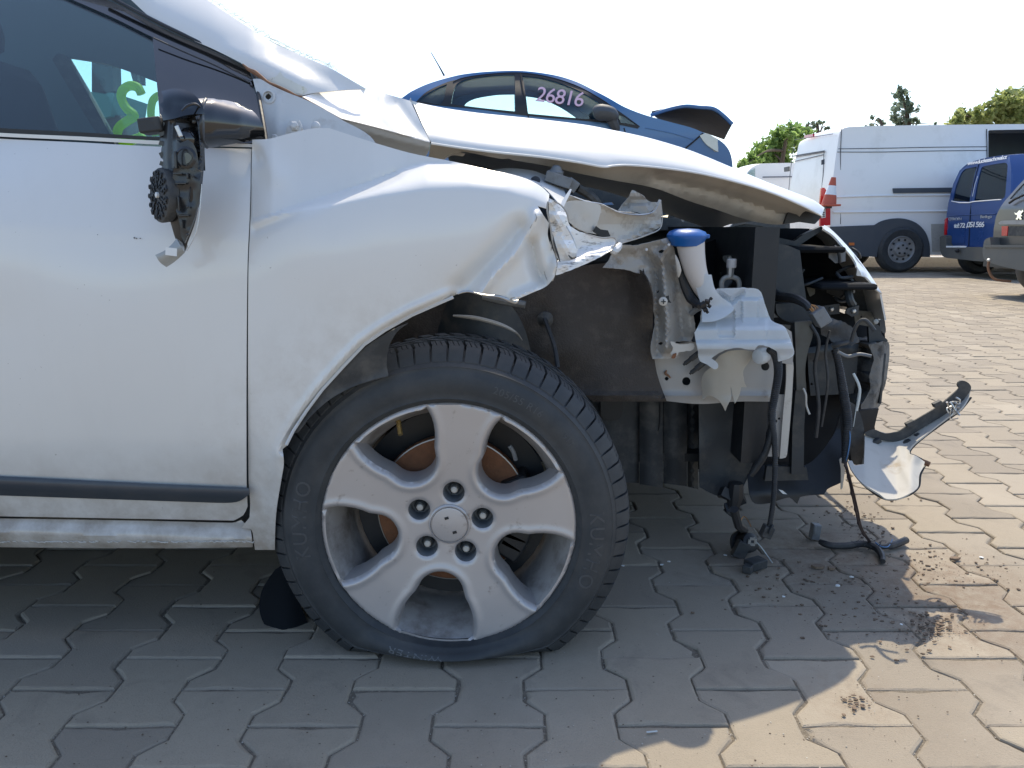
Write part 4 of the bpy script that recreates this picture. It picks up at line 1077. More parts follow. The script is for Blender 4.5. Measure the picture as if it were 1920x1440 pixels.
for k, yy in enumerate((.0, .2, .45, .7, .9)):
    rows.append([at(u, v, .47) + Vector((.05 * math.sin(k * .7), yy, -.006 * k)) for u, v in ((1548, 424), (1575, 448), (1605, 482), (1632, 518), (1652, 548), (1662, 600))])
loft('bumper_far_skin', rows, M['white'], car, .004, np.array((3.0, .5, 2.0)))
ub = panel('upper_crossmember', poly([(1376, 426), (1400, 420), (1430, 424), (1446, 436), (1462, 446), (1490, 452), (1506, 440), (1540, 424), (1546, 430), (1520, 446), (1496, 462), (1460, 456), (1440, 446), (1424, 434), (1390, 434)]), .45, M['dark_metal'], car, 6, .02)
pxtube('latch_rod', [(1418, 456, .42), (1416, 478, .42), (1413, 500, .42)], [.006, .007, .005], M['grey_plastic'], car)
pxtube('bay_hose', [(1415, 520, .42), (1435, 540, .40), (1460, 556, .34), (1490, 560, .29), (1510, 570, .26), (1518, 580, .25)], [.010, .012, .012, .010, .008, .007], M['cable'], car)
MB().box(at(1537, 594, .245), (.028, .03, .036), Matrix.Rotation(-.6, 3, 'Y')).build('connector_block', M['grey_plastic'], car, bevel=.002)
cw = MB()
for k in range(7):
    p = at(1515 + k * 1.2, 572 + random.uniform(-2, 3), .248)
    cw.tube(smooth_path([p, p + Vector((.008, -.004, -.008 + random.uniform(-.006, .006))), p + Vector((.013 + random.uniform(-.008, .006), -.006, -.022 + random.uniform(-.006, .008)))], 3), .0011, 5)
cw.build('copper_strands', M['copper'], car)

rg = random.Random(11)
for k in range(16):
    u, v = rg.uniform(1335, 1600), rg.uniform(440, 560); y = rg.uniform(.40, .52)
    d = rg.choice(((30, 6), (10, 30), (40, -14), (-20, 26), (16, 18)))
    pxtube(rg.choice(('bay_hose', 'bay_pipe')), [(u, v, y), (u + d[0] * .5 + rg.uniform(-6, 6), v + d[1] * .5 + rg.uniform(-6, 6), y - .01), (u + d[0], v + d[1], y)], rg.choice((.003, .004, .006, .009)), rg.choice((M['cable'], M['grey_plastic'], M['black_soft'], M['dark_metal'])), car)
for k in range(14):
    u, v = rg.uniform(1340, 1600), rg.uniform(445, 640); y = rg.uniform(.36, .5)
    w, h = rg.uniform(10, 34), rg.uniform(8, 26)
    panel('bay_bracket', poly([(u, v), (u + w, v + rg.uniform(-6, 6)), (u + w + rg.uniform(-6, 4), v + h), (u + w * .4, v + h + rg.uniform(-5, 8)), (u + rg.uniform(-5, 3), v + h * .7)]), y, rg.choice((M['dark_metal'], M['grey_olive'], M['black_soft'], M['grey_plastic'])), car, 8, .006)
    if k % 2: MB().lathe([(.005, 0), (.005, .004), (.003, .006)], at(u + w * .5, v + h * .4, y - .002), (0, -1, 0), 6).build('bay_bolt', M['steel'], car)
for (pts, r, mt) in (([(1520, 610, .27), (1535, 640, .26), (1528, 690, .26), (1535, 760, .25), (1530, 820, .25)], .004, 'cable'), ([(1556, 620, .27), (1548, 660, .27), (1552, 720, .26), (1540, 800, .26)], .003, 'cable'),
                     ([(1596, 640, .27), (1606, 610, .26), (1622, 600, .25), (1640, 620, .24)], .004, 'black_soft'), ([(1330, 600, .2), (1310, 620, .19), (1300, 640, .18)], .004, 'cable'), ([(1395, 640, .30), (1420, 700, .28), (1426, 760, .27), (1410, 820, .26)], .005, 'cable'),
                     ([(1572, 660, .25), (1590, 668, .25), (1612, 664, .24), (1634, 668, .23)], .0035, 'grey_plastic'), ([(1600, 700, .26), (1612, 730, .25), (1606, 770, .25)], .003, 'white_wire')):
    pxtube('loom_wire', pts, r, M[mt], car)
panel('torn_carrier', poly([(1536, 600), (1560, 596), (1584, 604), (1602, 616), (1612, 640), (1596, 648), (1580, 640), (1566, 646), (1552, 634), (1540, 628)]), lambda u, v: .30 + .02 * vnoise(u, v, 18, 5), M['black_soft'], car, 5, .004, rough=1.0, angle=25)
# engine bay masses behind
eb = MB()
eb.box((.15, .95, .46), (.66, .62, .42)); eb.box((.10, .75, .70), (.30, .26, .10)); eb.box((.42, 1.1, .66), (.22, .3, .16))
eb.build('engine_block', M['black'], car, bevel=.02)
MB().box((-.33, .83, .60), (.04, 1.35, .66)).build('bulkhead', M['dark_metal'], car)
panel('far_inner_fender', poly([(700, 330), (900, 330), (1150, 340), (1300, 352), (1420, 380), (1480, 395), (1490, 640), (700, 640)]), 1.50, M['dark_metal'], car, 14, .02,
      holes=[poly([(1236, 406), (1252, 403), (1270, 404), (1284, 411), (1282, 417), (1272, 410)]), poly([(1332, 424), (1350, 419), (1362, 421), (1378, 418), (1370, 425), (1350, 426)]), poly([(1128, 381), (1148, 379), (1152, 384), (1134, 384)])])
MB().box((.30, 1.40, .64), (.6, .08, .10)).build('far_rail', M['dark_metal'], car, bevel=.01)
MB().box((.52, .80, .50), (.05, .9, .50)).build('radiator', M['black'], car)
for (ua, ub, vb, y) in ((1100, 1198, 906, .42), (1199, 1243, 914, .405), (1244, 1288, 912, .425), (1289, 1309, 918, .47)):
    panel('gearbox_shield', [(ua, 750, 1), (ub, 750, 1), (ub, vb, 1), (ua, vb - 6, 1)], lambda u, v, y=y, ua=ua, ub=ub: y - .012 * np.sin(np.clip((u - ua) / (ub - ua), 0, 1) * 3.14) + .012 * vnoise(u, v, 60, 4), M['black_soft'], car, 9, .004)
panel('lower_shroud', [(1310, 755, 1), (1445, 755, 1), (1440, 800), (1418, 850), (1400, 900), (1380, 935, 1), (1345, 930), (1312, 914, 1)], lambda u, v: .33 + .012 * vnoise(u, v, 50, 6) + .03 * sst((u - 1400) / 40.), M['dark_metal'], car, 9, .004)
panel('shield_notch', [(1126, 753, 1), (1168, 753, 1), (1167, 775), (1160, 786), (1140, 788), (1128, 780)], .388, M['black'], car, 5, .003)
pxtube('shield_crack', [(1238, 756, .395), (1237, 790, .395), (1234, 808, .395)], .0016, M['black'], car)
panel('undertray', [(1400, 880, 1), (1430, 872), (1510, 872), (1560, 820), (1575, 780, 1), (1578, 850), (1576, 905, 1), (1552, 916), (1546, 925), (1500, 932), (1495, 945), (1480, 933), (1440, 944), (1415, 944), (1406, 930)],
      lambda u, v: .30 + .0008 * np.clip(925 - v, 0, 120) + .01 * vnoise(u, v, 40, 1), M['black'], car, 8, .004)
panel('tray_crossbar', poly([(1438, 874), (1512, 876), (1516, 900), (1434, 902)]), .285, M['dark_metal'], car, 9, .012)
panel('tray_scrap', poly([(1460, 918), (1468, 920), (1476, 927), (1468, 926)]), .28, M['paper'], car, 4, .001)
MB().box((-1.75, .85, .205), (2.8, 1.56, .03)).build('floor_pan', M['underseal'], car)
MB().box((-1.72, .95, .145), (2.74, 1.36, .03)).build('underbody_light_block', M['underseal'], car)  # unseen plate added to keep skylight off the ground below
MB().box((-1.2, 1.62, .26), (3.6, .05, .30)).build('far_sill', M['white'], car, bevel=.01)
for wx_, wy_ in ((-.1085, 1.46), (-2.74, .02), (-2.74, 1.46)):
    MB().lathe([(.20, .0), (.21, -.01), (.27, -.015), (.31, .03), (.31, .17), (.25, .2), (.05, .2)], (wx_, wy_, .31), (0, 1, 0), 32).build('road_wheel', M['tyre'], car)
MB().box((.24, 1.01, .21), (.88, .98, .02)).build('engine_undertray', M['black'], car)
MB().box((.665, .99, .70), (.17, .98, .014)).build('sun_block_upper', M['hole_black'], car, bevel=.01)  # added plate, blocks sun leaking past the hood tip
MB().box((.745, .985, .62), (.13, 1.05, .014)).build('sun_block_lower', M['hole_black'], car, bevel=.01)  # second added plate, fills the shadow of the open nose
panel('air_duct', [(1588, 752, 1), (1604, 760), (1616, 785), (1621, 815), (1618, 870, 1), (1600, 870), (1592, 835), (1588, 800)], .30, M['black_soft'], car, 6, .02)
pxtube('tow_tube', [(1622, 830, .325), (1627, 858, .31), (1632, 884, .298)], [.018, .0185, .0185], M['primer'], car, 18)
MB().lathe([(.0165, 0), (.016, .002), (.0, .003)], at(1632, 886, .295), (.1, -.45, -.9), 18).build('tube_bore', M['rust'], car)
panel('duct_tab', poly([(1614, 826), (1636, 824), (1642, 848), (1630, 846), (1616, 850)]), .302, M['foam'], car, 5, .004)
panel('lower_black_carrier', [(1612, 770, 1), (1648, 766, 1), (1640, 800), (1640, 812), (1616, 812), (1610, 790)], .40, M['black'], car, 6, .01)

# cables of the torn lamp loom
pxtube('lamp_cable', [(1441, 655, .16), (1455, 668, .17), (1459, 700, .18), (1452, 745, .185), (1447, 780, .19), (1452, 830, .20), (1453, 880, .20), (1450, 940, .20), (1442, 990, .21)], [.006, .0085, .0085, .008, .0075, .006, .0055, .0055, .0055], M['cable'], car, 10, 8, .08)
pxtube('lamp_cable', [(1449, 772, .192), (1446, 810, .20), (1434, 850, .22), (1418, 876, .24), (1408, 890, .25)], [.006, .0065, .0075, .0075, .006], M['cable'], car, 10, 8, .08)
cnn = MB()
cnn.box(at(1438, 996, .212), (.022, .022, .026), Matrix.Rotation(.35, 3, 'Y')); cnn.box(at(1445, 992, .20), (.006, .01, .022), Matrix.Rotation(.35, 3, 'Y'))
cnn.build('cable_plug', M['black_soft'], car, bevel=.002)
pxtube('horn_cable', [(1565, 655, .30), (1572, 680, .29), (1582, 740, .285), (1589, 790, .28), (1586, 840, .28), (1583, 868, .28)], [.008, .008, .010, .010, .009, .006], M['cable'], car, 10, 8, .06)
pxtube('loom_bracket', [(1562, 648, .30), (1575, 645, .29), (1592, 641, .30)], [.008, .005, .004], M['black_soft'], car)
pxtube('blue_wire', [(1590, 790, .275), (1594, 820, .27), (1590, 850, .27), (1586, 865, .275)], .0014, M['blue_wire'], car)
pxtube('pale_wire_end', [(1612, 722, .31), (1606, 760, .30), (1600, 800, .295)], .0012, M['white_wire'], car)
panel('plastic_hook', poly([(1574, 862), (1584, 852), (1588, 862), (1584, 885), (1580, 915), (1577, 918), (1577, 880)]), .28, M['primer_light'], car, 5, .003)
fl = MB()
for k in range(7):
    fl.box(at(1375 + random.uniform(-14, 12), 935 + random.uniform(-18, 26), .28), (random.uniform(.012, .03), .02, random.uniform(.012, .03)), Matrix.Rotation(random.uniform(-1, 1), 3, 'Y') @ Matrix.Rotation(random.uniform(-1, 1), 3, 'X'))
fl.tube([at(1380, 905, .28), at(1378, 930, .28), at(1374, 960, .275)], [.016, .020, .010], 9)
fl.build('hanging_lamp_bracket', M['black'], car, angle=25)

YOFF = 0.0
# bumper corner hanging off the nose
BO = [(1622, 816, 1), (1640, 808), (1656, 811), (1668, 814), (1684, 811), (1702, 800), (1718, 789), (1750, 770), (1768, 757), (1786, 742), (1799, 729, 1), (1795, 722), (1801, 715), (1813, 717), (1821, 726), (1816, 744), (1802, 766), (1782, 779), (1758, 797), (1733, 817), (1715, 831), (1705, 843), (1706, 851, 1), (1718, 855), (1734, 866, 1), (1731, 876), (1724, 890), (1722, 912), (1714, 921, 1), (1686, 934), (1661, 935), (1650, 927), (1616, 905), (1596, 880), (1590, 864, 1), (1598, 864), (1602, 872), (1620, 870, 1), (1621, 850)]
SH = [(1622, 817), (1650, 826), (1680, 829), (1702, 822), (1724, 806), (1760, 784), (1790, 762), (1818, 740)]
def bump_y(u, v):
    sh = interp(u, SH)
    t = np.clip(v - sh, 0, 140)
    y = .395 - .0019 * t
    y = y - ridge(u, v, [(1684, 832), (1690, 870), (1706, 900), (1718, 915)], 9, .006)
    # outboard wall curls up again on the right
    return y - .0 + .05 * sst((u - interp(v, [(830, 1716), (870, 1704), (920, 1700)])) / 30.) * sst((v - 835) / 20.)
bc = panel('bumper_corner', BO, bump_y, M['bumper_inner'], car, 5, .003)
panel('shade_painted_flange', [(1622, 812, 1), (1640, 806), (1660, 813), (1684, 809), (1702, 798), (1718, 787), (1750, 768), (1768, 755), (1786, 740), (1799, 728, 1), (1795, 721), (1801, 714), (1813, 716), (1821, 726), (1815, 740), (1800, 755), (1770, 778), (1724, 806), (1702, 820), (1680, 828), (1650, 825), (1624, 817, 1)], lambda u, v: .390 + 0 * u, M['black_soft'], bc, 5, .004)  # white flange lying in shadow; the shade is put into its dark colour
for (u, v) in ((1706, 794), (1757, 757), (1643, 828), (1700, 830), (1724, 816)):
    MB().box(at(u, v, .385), (.018, .012, .010), Matrix.Rotation(-.5, 3, 'Y')).build('clip_tab', M['black_soft'], bc, bevel=.001)
pxtube('corner_edge', [(1821, 745, .395), (1800, 770, .39), (1770, 792, .385), (1735, 818, .38), (1712, 838, .375), (1706, 850, .372), (1718, 856, .38), (1735, 868, .37), (1726, 890, .34), (1722, 914, .315), (1700, 930, .29), (1660, 936, .285), (1616, 906, .305), (1592, 868, .34)], .0022, M['black'], bc)
pxtube('corner_bolt', [(1728, 864, .36), (1736, 868, .355), (1743, 871, .35)], [.005, .006, .006], M['rust_edge'], bc)
tw = MB()
for k in range(9):
    c = at(1786 + random.uniform(-12, 10), 762 + random.uniform(-12, 12), .375)
    tw.tube(smooth_path([c + Vector((random.uniform(-.013, .013), random.uniform(-.01, .004), random.uniform(-.014, .014))) for q in range(4)], 3), random.choice((.0009, .0014, .002)), 5)
tw.build('twisted_foil', M['steel'], bc)

# --- interior and far side ------------------------------------------------------------------
panel('far_side_trim', [(-900, -260, 1), (-380, -230), (0, -150), (330, 20), (520, 130), (640, 200, 1), (640, 420, 1), (-900, 420, 1)], 1.45, M['interior'], car, 40, .03,
      holes=[[(124, 107, 1), (200, 120), (296, 155), (400, 196, 1), (470, 252, 1), (470, 275, 1), (218, 275, 1), (205, 250), (170, 185)], [(75, 215, 1), (88, 248, 1), (60, 244, 1)]])
panel('far_window', poly([(110, 95), (300, 145), (480, 240), (480, 285), (200, 285)]), 1.47, M['far_glass'], car, 40, .004)
panel('far_seal', [(98, 112, 1), (108, 100), (124, 107), (170, 185), (205, 250), (218, 275, 1), (196, 275, 1), (150, 200)], 1.40, M['black_soft'], car, 10, .02)
mk = thing  # alias kept short
def stroke(name, pts, r, y):
    P = smooth_path([at(u, v, y) for u, v in pts], 7)
    return MB().tube(P, r, 8, True).build(name, M['green_paint'], car)
stroke('painted_digit', [(265, 176), (258, 164), (243, 161), (230, 170), (228, 186), (238, 204), (252, 217), (240, 226), (224, 238), (220, 254), (230, 266), (262, 258), (268, 252)], .0155, 1.50)
stroke('painted_digit', [(306, 180), (296, 180), (286, 190), (283, 214), (288, 238), (292, 254)], .013, 1.50)
MB().box((-1.45, .82, .50), (.55, 1.2, .45)).build('seat_base', M['seat'], car, bevel=.05)
st = MB()
st.box((-1.10, .45, .80), (.16, .46, .62), Matrix.Rotation(-.25, 3, 'Y')); st.box((-1.16, .45, 1.20), (.10, .26, .20), Matrix.Rotation(-.2, 3, 'Y'))
st.build('seat_back', M['seat'], car, bevel=.05)
st = MB(); st.box((-1.78, 1.15, .80), (.16, .46, .62), Matrix.Rotation(-.25, 3, 'Y')); st.box((-1.86, 1.15, 1.22), (.10, .26, .20), Matrix.Rotation(-.2, 3, 'Y'))
st.build('seat_back', M['seat'], car, bevel=.05)
MB().box((-.44, .83, .84), (.30, 1.3, .16), Matrix.Rotation(.25, 3, 'Y')).build('dashboard', M['interior'], car, bevel=.04)
loft('door_card', [[Vector((-1.35, .10, .25)), Vector((-.42, .10, .25))], [Vector((-1.35, .06, .80)), Vector((-.42, .07, .86))]], M['interior'], car, .01)
# roof, far side and rear, so that the car stands whole
rf = []
for f in np.linspace(0, 1, 9):
    row = []
    for (u, v, y) in ((-1500, -640, .60), (-900, -520, .58), (-380, -345, .62), (-100, -240, .53), (190, -125, .43)):
        p = at(u, v, y); row.append(Vector((p.x, p.y + (YM - 2 * p.y) * f, p.z + .05 * math.sin(f * math.pi))))
    rf.append(row)
loft('roof', rf, M['white'], car, .02, np.array((0, .8, 9.0)))
panel('rear_door', [(-384, 238, 1), (-384, 960, 1), (-1500, 930, 1), (-2100, 880, 1), (-2100, 180, 1), (-1500, 180)], lambda u, v: dd(np.maximum(u, -380), v) + .00004 * (-380 - u), M['white'], car, 60, .002)
panel('rear_sill', poly([(-380, 966), (-380, 1022), (-1300, 1010), (-1300, 940)]), .0, M['white'], car, 40, .03)
panel('rear_window', poly([(-392, 226), (-1500, 172), (-1500, -380), (-392, -222)]), lambda u, v: side_y(u, v), M['side_glass'], car, 60, .003)
panel('roof_side', poly([(-380, -345), (-380, -210), (-1500, -380), (-2100, 180), (-2100, -200), (-1500, -640)]), lambda u, v: side_y(u, np.maximum(v, -330)), M['white'], car, 60, .003)
panel('far_body_side', poly([(-1200, 250), (640, 300), (800, 330), (1100, 420), (1100, 600), (640, 640), (-1200, 640)]), 1.62, M['white'], car, 60, .003)

# --- front wheel -------------------------------------------------------------------------------
WX, WZ = -0.1085, 0.245
WC = Vector((WX, 0, WZ))
RT, RIN = .309, .214
wheel = obj('wheel', *(lambda m: (m.v, m.f))(MB().lathe([(.2165, .004), (.2125, .010), (.205, .03), (.192, .06), (.186, .10), (.184, .19)], WC, (0, 1, 0), 72, False)), M['rim_dirty'], car)
def flat(x, y, z):
    """squash a tyre point against the ground"""
    dx, dz = x, z
    r = math.hypot(dx, dz)
    s = -dz / r if r else 0
    if s <= .05: return WX + x, y, WZ + z
    rg = WZ / s
    if rg >= RT: return WX + x, y, WZ + z
    k = (rg - RIN) / (RT - RIN)
    t = max(0, (r - RIN) / (RT - RIN))
    r2 = RIN + (r - RIN) * k if r > RIN else r
    sq = (1 - k)
    by = y - (.042 * sq * math.sin(min(1, t) * math.pi * .9) if y < .1 else -.03 * sq * math.sin(min(1, t) * math.pi))
    return WX + dx * r2 / r, by, WZ + dz * r2 / r + .0005
prof = [(.2135, .020), (.2175, .006), (.2215, -.001), (.2255, -.0050), (.228, -.0078), (.230, -.0068), (.240, -.0110), (.252, -.0135), (.264, -.0125), (.274, -.0085), (.280, -.0045), (.2815, -.0052), (.2835, -.0020), (.290, .006), (.297, .014), (.3015, .022), (.3045, .035), (.306, .055), (.306, .10), (.306, .15), (.300, .185), (.28, .205), (.25, .21), (.22, .195)]
NT = 180
tv = []
for r, y in prof:
    for k in range(NT):
        th = 2 * math.pi * k / NT
        tv.append(flat(r * math.cos(th), y, r * math.sin(th)))
tf = [(i * NT + k, (i + 1) * NT + k, (i + 1) * NT + (k + 1) % NT, i * NT + (k + 1) % NT) for i in range(len(prof) - 1) for k in range(NT)]
tyre = obj('tyre', tv, tf, M['tyre'], wheel, True, 60)
tread = MB()
def lug(a0, a1, secs, sk=0.0):
    """block of tread between two angles; secs: (r_low, r_high, y)"""
    V = []
    for j, (rl, rh, y) in enumerate(secs):
        for a in (a0, a1):
            aa = a + sk * j
            for r in (rl, rh):
                V.append(flat(r * math.cos(aa), y, r * math.sin(aa)))
    F = []
    n = len(secs)
    for j in range(n - 1):
        o, q = j * 4, (j + 1) * 4
        F += [(o + 1, o + 3, q + 3, q + 1), (o, q, q + 2, o + 2), (o, o + 1, q + 1, q), (o + 2, q + 2, q + 3, o + 3)]
    F += [(0, 2, 3, 1), ((n - 1) * 4, (n - 1) * 4 + 1, (n - 1) * 4 + 3, (n - 1) * 4 + 2)]
    tread.add(V, F)
NL = 68
for k in range(NL):
    a = 2 * math.pi * k / NL; w = 2 * math.pi / NL
    # shoulder block cut by sipes near its outer end
    lug(a, a + w * .86, [(.282, .2895, .0030), (.289, .2985, .0085), (.297, .3075, .016), (.300, .3125, .024)])
    for q in range(3):
        lug(a + w * .86 * (q / 3 + .01), a + w * .86 * ((q + 1) / 3 - .04), [(.300, .3125, .024), (.302, .3155, .034), (.303, .316, .052)], .01)
    for (y0, y1, s) in ((.060, .082, .03), (.092, .115, -.03), (.124, .150, .02)):
        lug(a + w * .1, a + w * .75, [(.303, .316, y0), (.303, .316, (y0 + y1) / 2), (.303, .316, y1)], s)
    c = Vector(flat(.2935 * math.cos(a + w * .4), .0048, .2935 * math.sin(a + w * .4)))
tread.build('tread', M['tyre'], tyre, True, 30)
# lettering moulded in the sidewall
def ring_text(body, size, rb, mid_deg, name, mat, up=True, spacing=1.05, bold=0.0):
    V, F = text_geo(body, size, 0, 0, spacing, bold)
    w = V[:, 0].max() + V[:, 0].min()
    P = []
    for x, z in V:
        r = rb + z if up else rb - z
        a = R(mid_deg) - ((x - w / 2) / (rb + size * .35) if up else -(x - w / 2) / (rb - size * .35))
        yy = np.interp(r, [p[0] for p in prof[:16]], [p[1] for p in prof[:16]])
        P.append(flat(r * math.cos(a), yy - .0008, r * math.sin(a)))
    V2, F2 = solid(P, F, .0008, CAMP)
    return obj(name, V2, F2, mat, tyre, False)
ring_text('KUMHO', .036, .242, 180 - 4, 'brand_lettering', M['tyre_text'], True, 1.15)
ring_text('KUMHO', .036, .242, -9, 'brand_lettering', M['tyre_text'], True, 1.15)
ring_text('WINTER', .026, .246, -105, 'tread_name_lettering', M['tyre_text_pale'], True, 1.1)
ring_text('205/55 R16', .018, .250, 62, 'size_lettering', M['tyre_text'], True, 1.1)
ring_text('91T', .014, .252, 38, 'size_lettering', M['tyre_text'], True, 1.1)

# alloy rim
RR = .2205
SP0 = 82.0
px2m = RR / 241.0
def window_loop(phi, grow=0.0, n_arc=16):
    """outline of one opening between spokes (polar wedge with a rounded inner end)"""
    ro = 231.5 * px2m + grow * .3; rc = 141 * px2m
    P = []
    for a in np.linspace(-18.6, 18.6, n_arc):
        P.append((ro, a))
    side = [(224, 19.3), (212, 20.2), (198, 20.7), (180, 20.6), (165, 19.8), (153, 18.5)]
    right = [(r * px2m, a) for r, a in side]
    end = []
    for t in np.linspace(90, -90, 15)[1:-1]:
        hw = 44.5 * math.sin(R(t)); rr = 141 - 41 * math.cos(R(t))
        end.append((math.hypot(rr, hw) * px2m, math.degrees(math.atan2(hw, rr))))
    P = P + right + end + [(r, -a) for r, a in right[::-1]]
    out = []
    for r, a in P:
        th = R(phi + a)
        out.append(Vector((r * math.cos(th), r * math.sin(th))))
    if grow:
        c = sum(out, Vector((0, 0))) / len(out)
        out = [c + (p - c) * (1 + grow / .05) for p in out]
    return out
wins = [window_loop(SP0 + 36 + 72 * k) for k in range(5)]
lugs = []
for k in range(5):
    th = R(SP0 + 72 * k); c = Vector((math.cos(th), math.sin(th))) * .0585
    lugs.append([c + Vector((math.cos(t), math.sin(t))) * .0188 for t in np.linspace(0, 2 * math.pi, 20, endpoint=False)])
outer = [Vector((math.cos(t), math.sin(t))) * RR for t in np.linspace(0, 2 * math.pi, 120, endpoint=False)]
P2, T = tri_region([p * 1000 for p in outer], [[p * 1000 for p in h] for h in wins + lugs], 4.5)
rr = np.hypot(P2[:, 0], P2[:, 1]) / 1000
dw = np.full(len(P2), 1e9)
for h in wins: dw = np.minimum(dw, dist_poly(P2[:, 0], P2[:, 1], [tuple(p * 1000) for p in h[15:] + h[:1]], False))
dl = np.full(len(P2), 1e9)
for h in lugs: dl = np.minimum(dl, dist_poly(P2[:, 0], P2[:, 1], [tuple(p * 1000) for p in h], True))
def face_y(r): return np.interp(r, [0, .03, .06, .10, .15, .19, .214, RR], [.016, .016, .014, .010, .005, .002, .0, .0])
yf = face_y(rr) + .0075 * np.exp(-(dw / 2.8) ** 2) + .003 * np.exp(-(dl / 2.0) ** 2) - .0025 * np.exp(-((dw - 9) / 6.0) ** 2) + .006 * np.exp(-((RR - rr) * 1000 / 2.0) ** 2)
Pf = np.stack([P2[:, 0] / 1000 + WX, yf, P2[:, 1] / 1000 + WZ], -1)
Vr, Fr = solid(Pf, T, 0, CAMP)
rim = obj('rim', Vr, Fr, M['rim'], wheel, True, 50)
for h in wins:
    n = len(h); c = sum(h, Vector((0, 0))) / n
    V = []
    for (sc, dy) in ((1.0, .0), (.975, .008), (.945, .022), (.925, .042)):
        for p in h:
            q = c + (p - c) * sc
            V.append((WX + q.x, face_y(p.length) + .0070 + dy, WZ + q.y))
    MB().add(V, [(i * n + k, i * n + (k + 1) % n, (i + 1) * n + (k + 1) % n, (i + 1) * n + k) for i in range(3) for k in range(15, n)]).build('spoke_wall', M['rim'], rim)
for k, h in enumerate(lugs):
    n = len(h); c = sum(h, Vector((0, 0))) / n
    V = []
    for (sc, dy) in ((1.0, 0), (.93, .006), (.88, .03)):
        for p in h:
            q = c + (p - c) * sc
            V.append((WX + q.x, .0165 + dy, WZ + q.y))
    MB().add(V, [(i * n + j, i * n + (j + 1) % n, (i + 1) * n + (j + 1) % n, (i + 1) * n + j) for i in range(2) for j in range(n)] + [tuple(2 * n + j for j in range(n))]).build('bolt_recess', M['grey_plastic'], rim)
for k in range(5):
    th = R(SP0 + 72 * k); o = Vector((WX + math.cos(th) * .0585, .048, WZ + math.sin(th) * .0585))
    nb = MB().lathe([(.0115, 0), (.0115, .012), (.009, .014)], o, (0, -1, 0), 6).build('wheel_nut', M['dark_metal'], rim, angle=20)
    MB().lathe([(.006, .012), (.006, .021), (.004, .0225)], o, (0, -1, 0), 12).build('stud', M['primer_light'], nb)
MB().lathe([(.036, .0), (.036, .0035), (.0335, .005), (.0325, .002), (.031, .002), (.0305, .0055), (.028, .0062), (.0, .0068)], Vector((WX, .0165, WZ)), (0, -1, 0), 48).build('centre_cap', M['rim'], rim, angle=25)
MB().box((WX - .0045, .0098, WZ + .0125), (.007, .002, .0045), Matrix.Rotation(-.3, 3, 'Y')).box((WX + .009, .0098, WZ - .0135), (.007, .002, .0045), Matrix.Rotation(-.3, 3, 'Y')).build('cap_slots', M['black'], rim)
MB().tube([Vector((WX - .088, .045, WZ + .176)), Vector((WX - .084, .030, WZ + .165)), Vector((WX - .082, .024, WZ + .158))], [.0045, .0042, .0042], 10).build('valve_stem', M['brass'], wheel)
disc = MB().lathe([(.136, .0), (.138, .004), (.138, .020), (.136, .024)], Vector((WX, .085, WZ)), (0, 1, 0), 64).build('brake_disc', M['rust'], wheel, angle=30)
MB().lathe([(.1355, -.0008), (.1375, .0)], Vector((WX, .085, WZ)), (0, 1, 0), 64, False).build('disc_rim', M['disc_edge'], disc)
cal = MB()
for a in np.linspace(-35, 22, 8):
    cal.box((WX + .125 * math.cos(R(a)), .10, WZ + .125 * math.sin(R(a))), (.05, .07, .035), Matrix.Rotation(-R(a), 3, 'Y'))
cal.build('brake_caliper', M['black'], wheel, bevel=.006)
pxtube('bleed_hose', [(955, 836, .06), (962, 846, .06), (967, 862, .065)], .004, M['grey_plastic'], wheel)
MB().lathe([(.18, .12), (.06, .13)], WC, (0, 1, 0), 40, False).build('backing_plate', M['black'], wheel)

# ------------------------------------------------------------------ loose pieces on the paving
def gp(u, v, z=0.0):
    p = gnd(u, v); return Vector((p.x, p.y, z))
hn = thing('wiring_harness', 'taped black wiring harness lying on the paving beneath the hanging bumper corner', 'wiring', gp(1620, 1035))
MB().tube(smooth_path([at(1584, 868, .28), at(1592, 900, .29), at(1603, 950, .31), at(1613, 990, .35), gp(1628, 1030, .02)], 8), [.0022 + .0016 * (k % 5 == 2) for k in range(33)], 7).build('hanging_wire', M['brown_wire'], hn)
MB().tube(smooth_path([at(1586, 868, .28), at(1596, 905, .287), at(1608, 955, .315), at(1616, 990, .352), gp(1631, 1030, .02)], 8), .0020, 6).build('hanging_wire', M['brown_wire'], hn)
MB().tube(smooth_path([gp(1536, 1024, .012), gp(1556, 1030, .010), gp(1585, 1030, .009), gp(1615, 1027, .010), gp(1640, 1034, .010), gp(1652, 1046, .008), gp(1655, 1058, .007)], 6), [.006, .007, .0075, .008] + [.0085] * 20 + [.008] * 9 + [.006] * 4, 8).build('loom', M['cable'], hn)
MB().tube(smooth_path([gp(1632, 1030, .012), gp(1655, 1033, .010), gp(1675, 1030, .011), gp(1698, 1022, .013)], 5), [.006] * 8 + [.0085] * 8, 9).build('loom_branch', M['cable'], hn)
MB().tube(smooth_path([gp(1640, 1030, .018), gp(1650, 1036, .016), gp(1664, 1036, .015), gp(1672, 1026, .02)], 5), .0012, 5).build('blue_core', M['blue_wire'], hn)
fr = MB()
for k in range(26):
    p = gp(1625 + random.uniform(-22, 26), 1031 + random.uniform(-8, 10), random.uniform(.008, .018))
    fr.tube([p, p + Vector((random.uniform(-.015, .015), random.uniform(-.01, .01), random.uniform(-.006, .012)))], [.001, .0004], 4)
fr.build('frayed_tape', M['cable'], hn)
MB().box(gp(1527, 1012, .022), (.020, .022, .038), Matrix.Rotation(.1, 3, 'Y')).box(gp(1523, 1012, .03), (.006, .026, .022)).build('plug', M['grey_plastic'], hn, bevel=.002)

